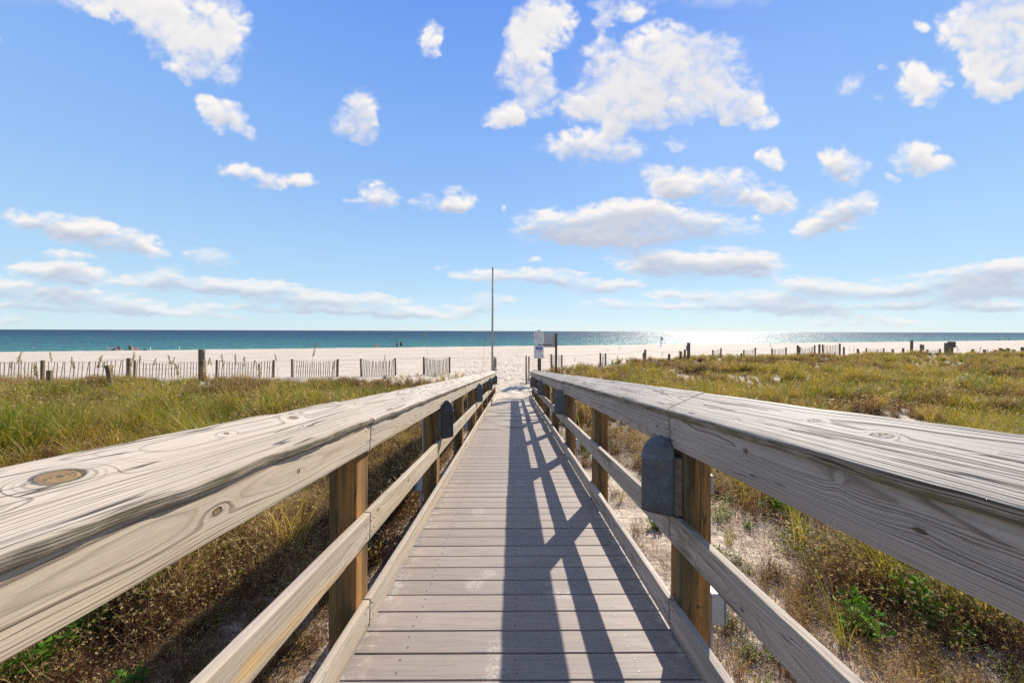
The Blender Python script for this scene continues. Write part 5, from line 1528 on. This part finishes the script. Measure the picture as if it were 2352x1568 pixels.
# broad leaved plants that stand out
LFM = [leafy(80 + i, 24, .20, .022, .050) for i in range(3)]
def leafy_plant(px, py, label, s=1.0, k=0, y=None):
    # find the ground along the sight line
    yy = .8
    for it in range(600):
        P = at(px, py, yy)
        if P.z < gz(P.x, P.y) + .10: break
        yy += .02
    o = ob('leafy_plant', LFM[k % 3], None, (P.x, P.y, gz(P.x, P.y) - .01), (0, 0, random.random() * 6), label=label, category='plant', group='bright green leafy plants beside the boardwalk')
    o.scale = (s * .95, s * .95, s * 1.1)
    return o
for a in ((205, 1440, 'large bright green leafy plant low between the left rails', 1.2, 0), (150, 1490, 'bright green leafy plant touching the large one at lower left', .9, 1), (60, 1550, 'bright green leafy plant in the bottom left corner', 1.3, 2),
          (375, 1395, 'small bright green leafy sprig in the brown brush on the left', .55, 1), (300, 1545, 'small green leafy sprig near the bottom left', .6, 2), (860, 1215, 'small green sprig in the shade left of the middle rail', .5, 0),
          (1785, 1165, 'bright green leafy plant on white sand right of the nearest right post', 1.25, 0), (1840, 1210, 'small green sprig on the sand under the right handrail', .5, 1), (1720, 1195, 'small yellow green sprig left of the leafy plant on the sand', .5, 2),
          (1510, 1190, 'low green leafy plant behind the nearest light on the right', .8, 2), (2135, 1405, 'dark green broad leafy plant at the lower right', 1.3, 1), (1985, 1425, 'bright green leafy plant in dry stems at the lower right', 1.1, 2),
          (2010, 1290, 'small green plant under the right handrail near the sand', .7, 0), (1060, 1060, 'tiny green plant by the left posts', .4, 1), (1640, 1290, 'small green sprig at the foot of the nearest right post', .45, 0)):
    leafy_plant(a[0], a[1], a[2], a[3], a[4])

# sea oats: tall stalks with drooping heads
def oat_mesh(seed, h):
    rs = np.random.default_rng(seed)
    dx, dy = rs.uniform(-.16, .16), rs.uniform(-.1, .1)
    pts = [(dx * t * t * h, dy * t * t * h, h * t) for t in np.linspace(0, 1, 7)]
    stem = MB().tube(pts, [.0062, .0058, .0052, .0046, .0040, .0032, .0022], 4, False).mesh('stem', OAT)
    fattr(stem, 'bv', np.full(len(stem.vertices), rs.random()))
    top = np.array([[dx * t * t * h + rs.normal() * .010 + .03 * (t - .8) , dy * t * t * h + rs.normal() * .010, h * t] for t in np.linspace(.80, 1.0, 26)])
    V, Q, B = quads_at(rs, top, .021, 3); p = Plant(); p.add(V, Q, B, 0)
    head = p.mesh('seed_head', [OAT])
    return stem, head
oats = [oat_mesh(i, h) for i, h in enumerate((1.25, 1.5, 1.75, 1.4, 1.95))]
roots = {}
def oat(x, y, k, label, group, s=1.0):
    z = gz(x, y) - .03
    if k not in roots:
        r = thing('sea_oats', label, 'sea oats', (x, y, z), (0, 0, random.random() * 6), group)
        ob('stem', oats[k][0], r); ob('seed_head', oats[k][1], r); roots[k] = r; r.scale = (s, s, s)
        return r
    r = dup(roots[k], (x, y, z), (0, 0, random.random() * 6), label, (s, s, s)); r['group'] = group
    return r
rr = random.Random(3)
gl = 'tall thin sea oats stalk with a dry seed head on the left dune'
for px in (18, 60, 95, 123, 160, 178, 215, 262, 280, 300, 345, 388, 400, 420, 455, 495, 545, 560, 580, 640, 705, 760, 880, 1150, 236, 322, 602, 20, 470, 520):
    yv = rr.uniform(9, 19); X = (px - 1176.5) / F * yv
    if X < -1.8: oat(X, yv, rr.randrange(5), gl, 'sea oats stalks on the left dune', rr.uniform(.95, 1.3))
for px, py, yv in ((985, 757, 19.0), (1108, 770, 18.2)):
    X = (px - 1176.5) / F * yv; o = oat(X, yv, 4, 'tall sea oats stalk rising over the horizon ' + ('left of the tall pole' if px > 1000 else 'above the left fence panels'), 'sea oats stalks over the horizon', 1.0)
    o.scale = (1, 1, (at(px, py, yv).z - gz(X, yv)) / 1.95)
grt = 'tall thin sea oats stalk with a dry seed head on the right dune'
for i in range(54):
    px = rr.uniform(1290, 2350); yv = rr.uniform(14, 32); X = (px - 1176.5) / F * yv
    if X > 1.8: oat(X, yv, rr.randrange(5), grt, 'sea oats stalks on the right dune', rr.uniform(.75, 1.05))
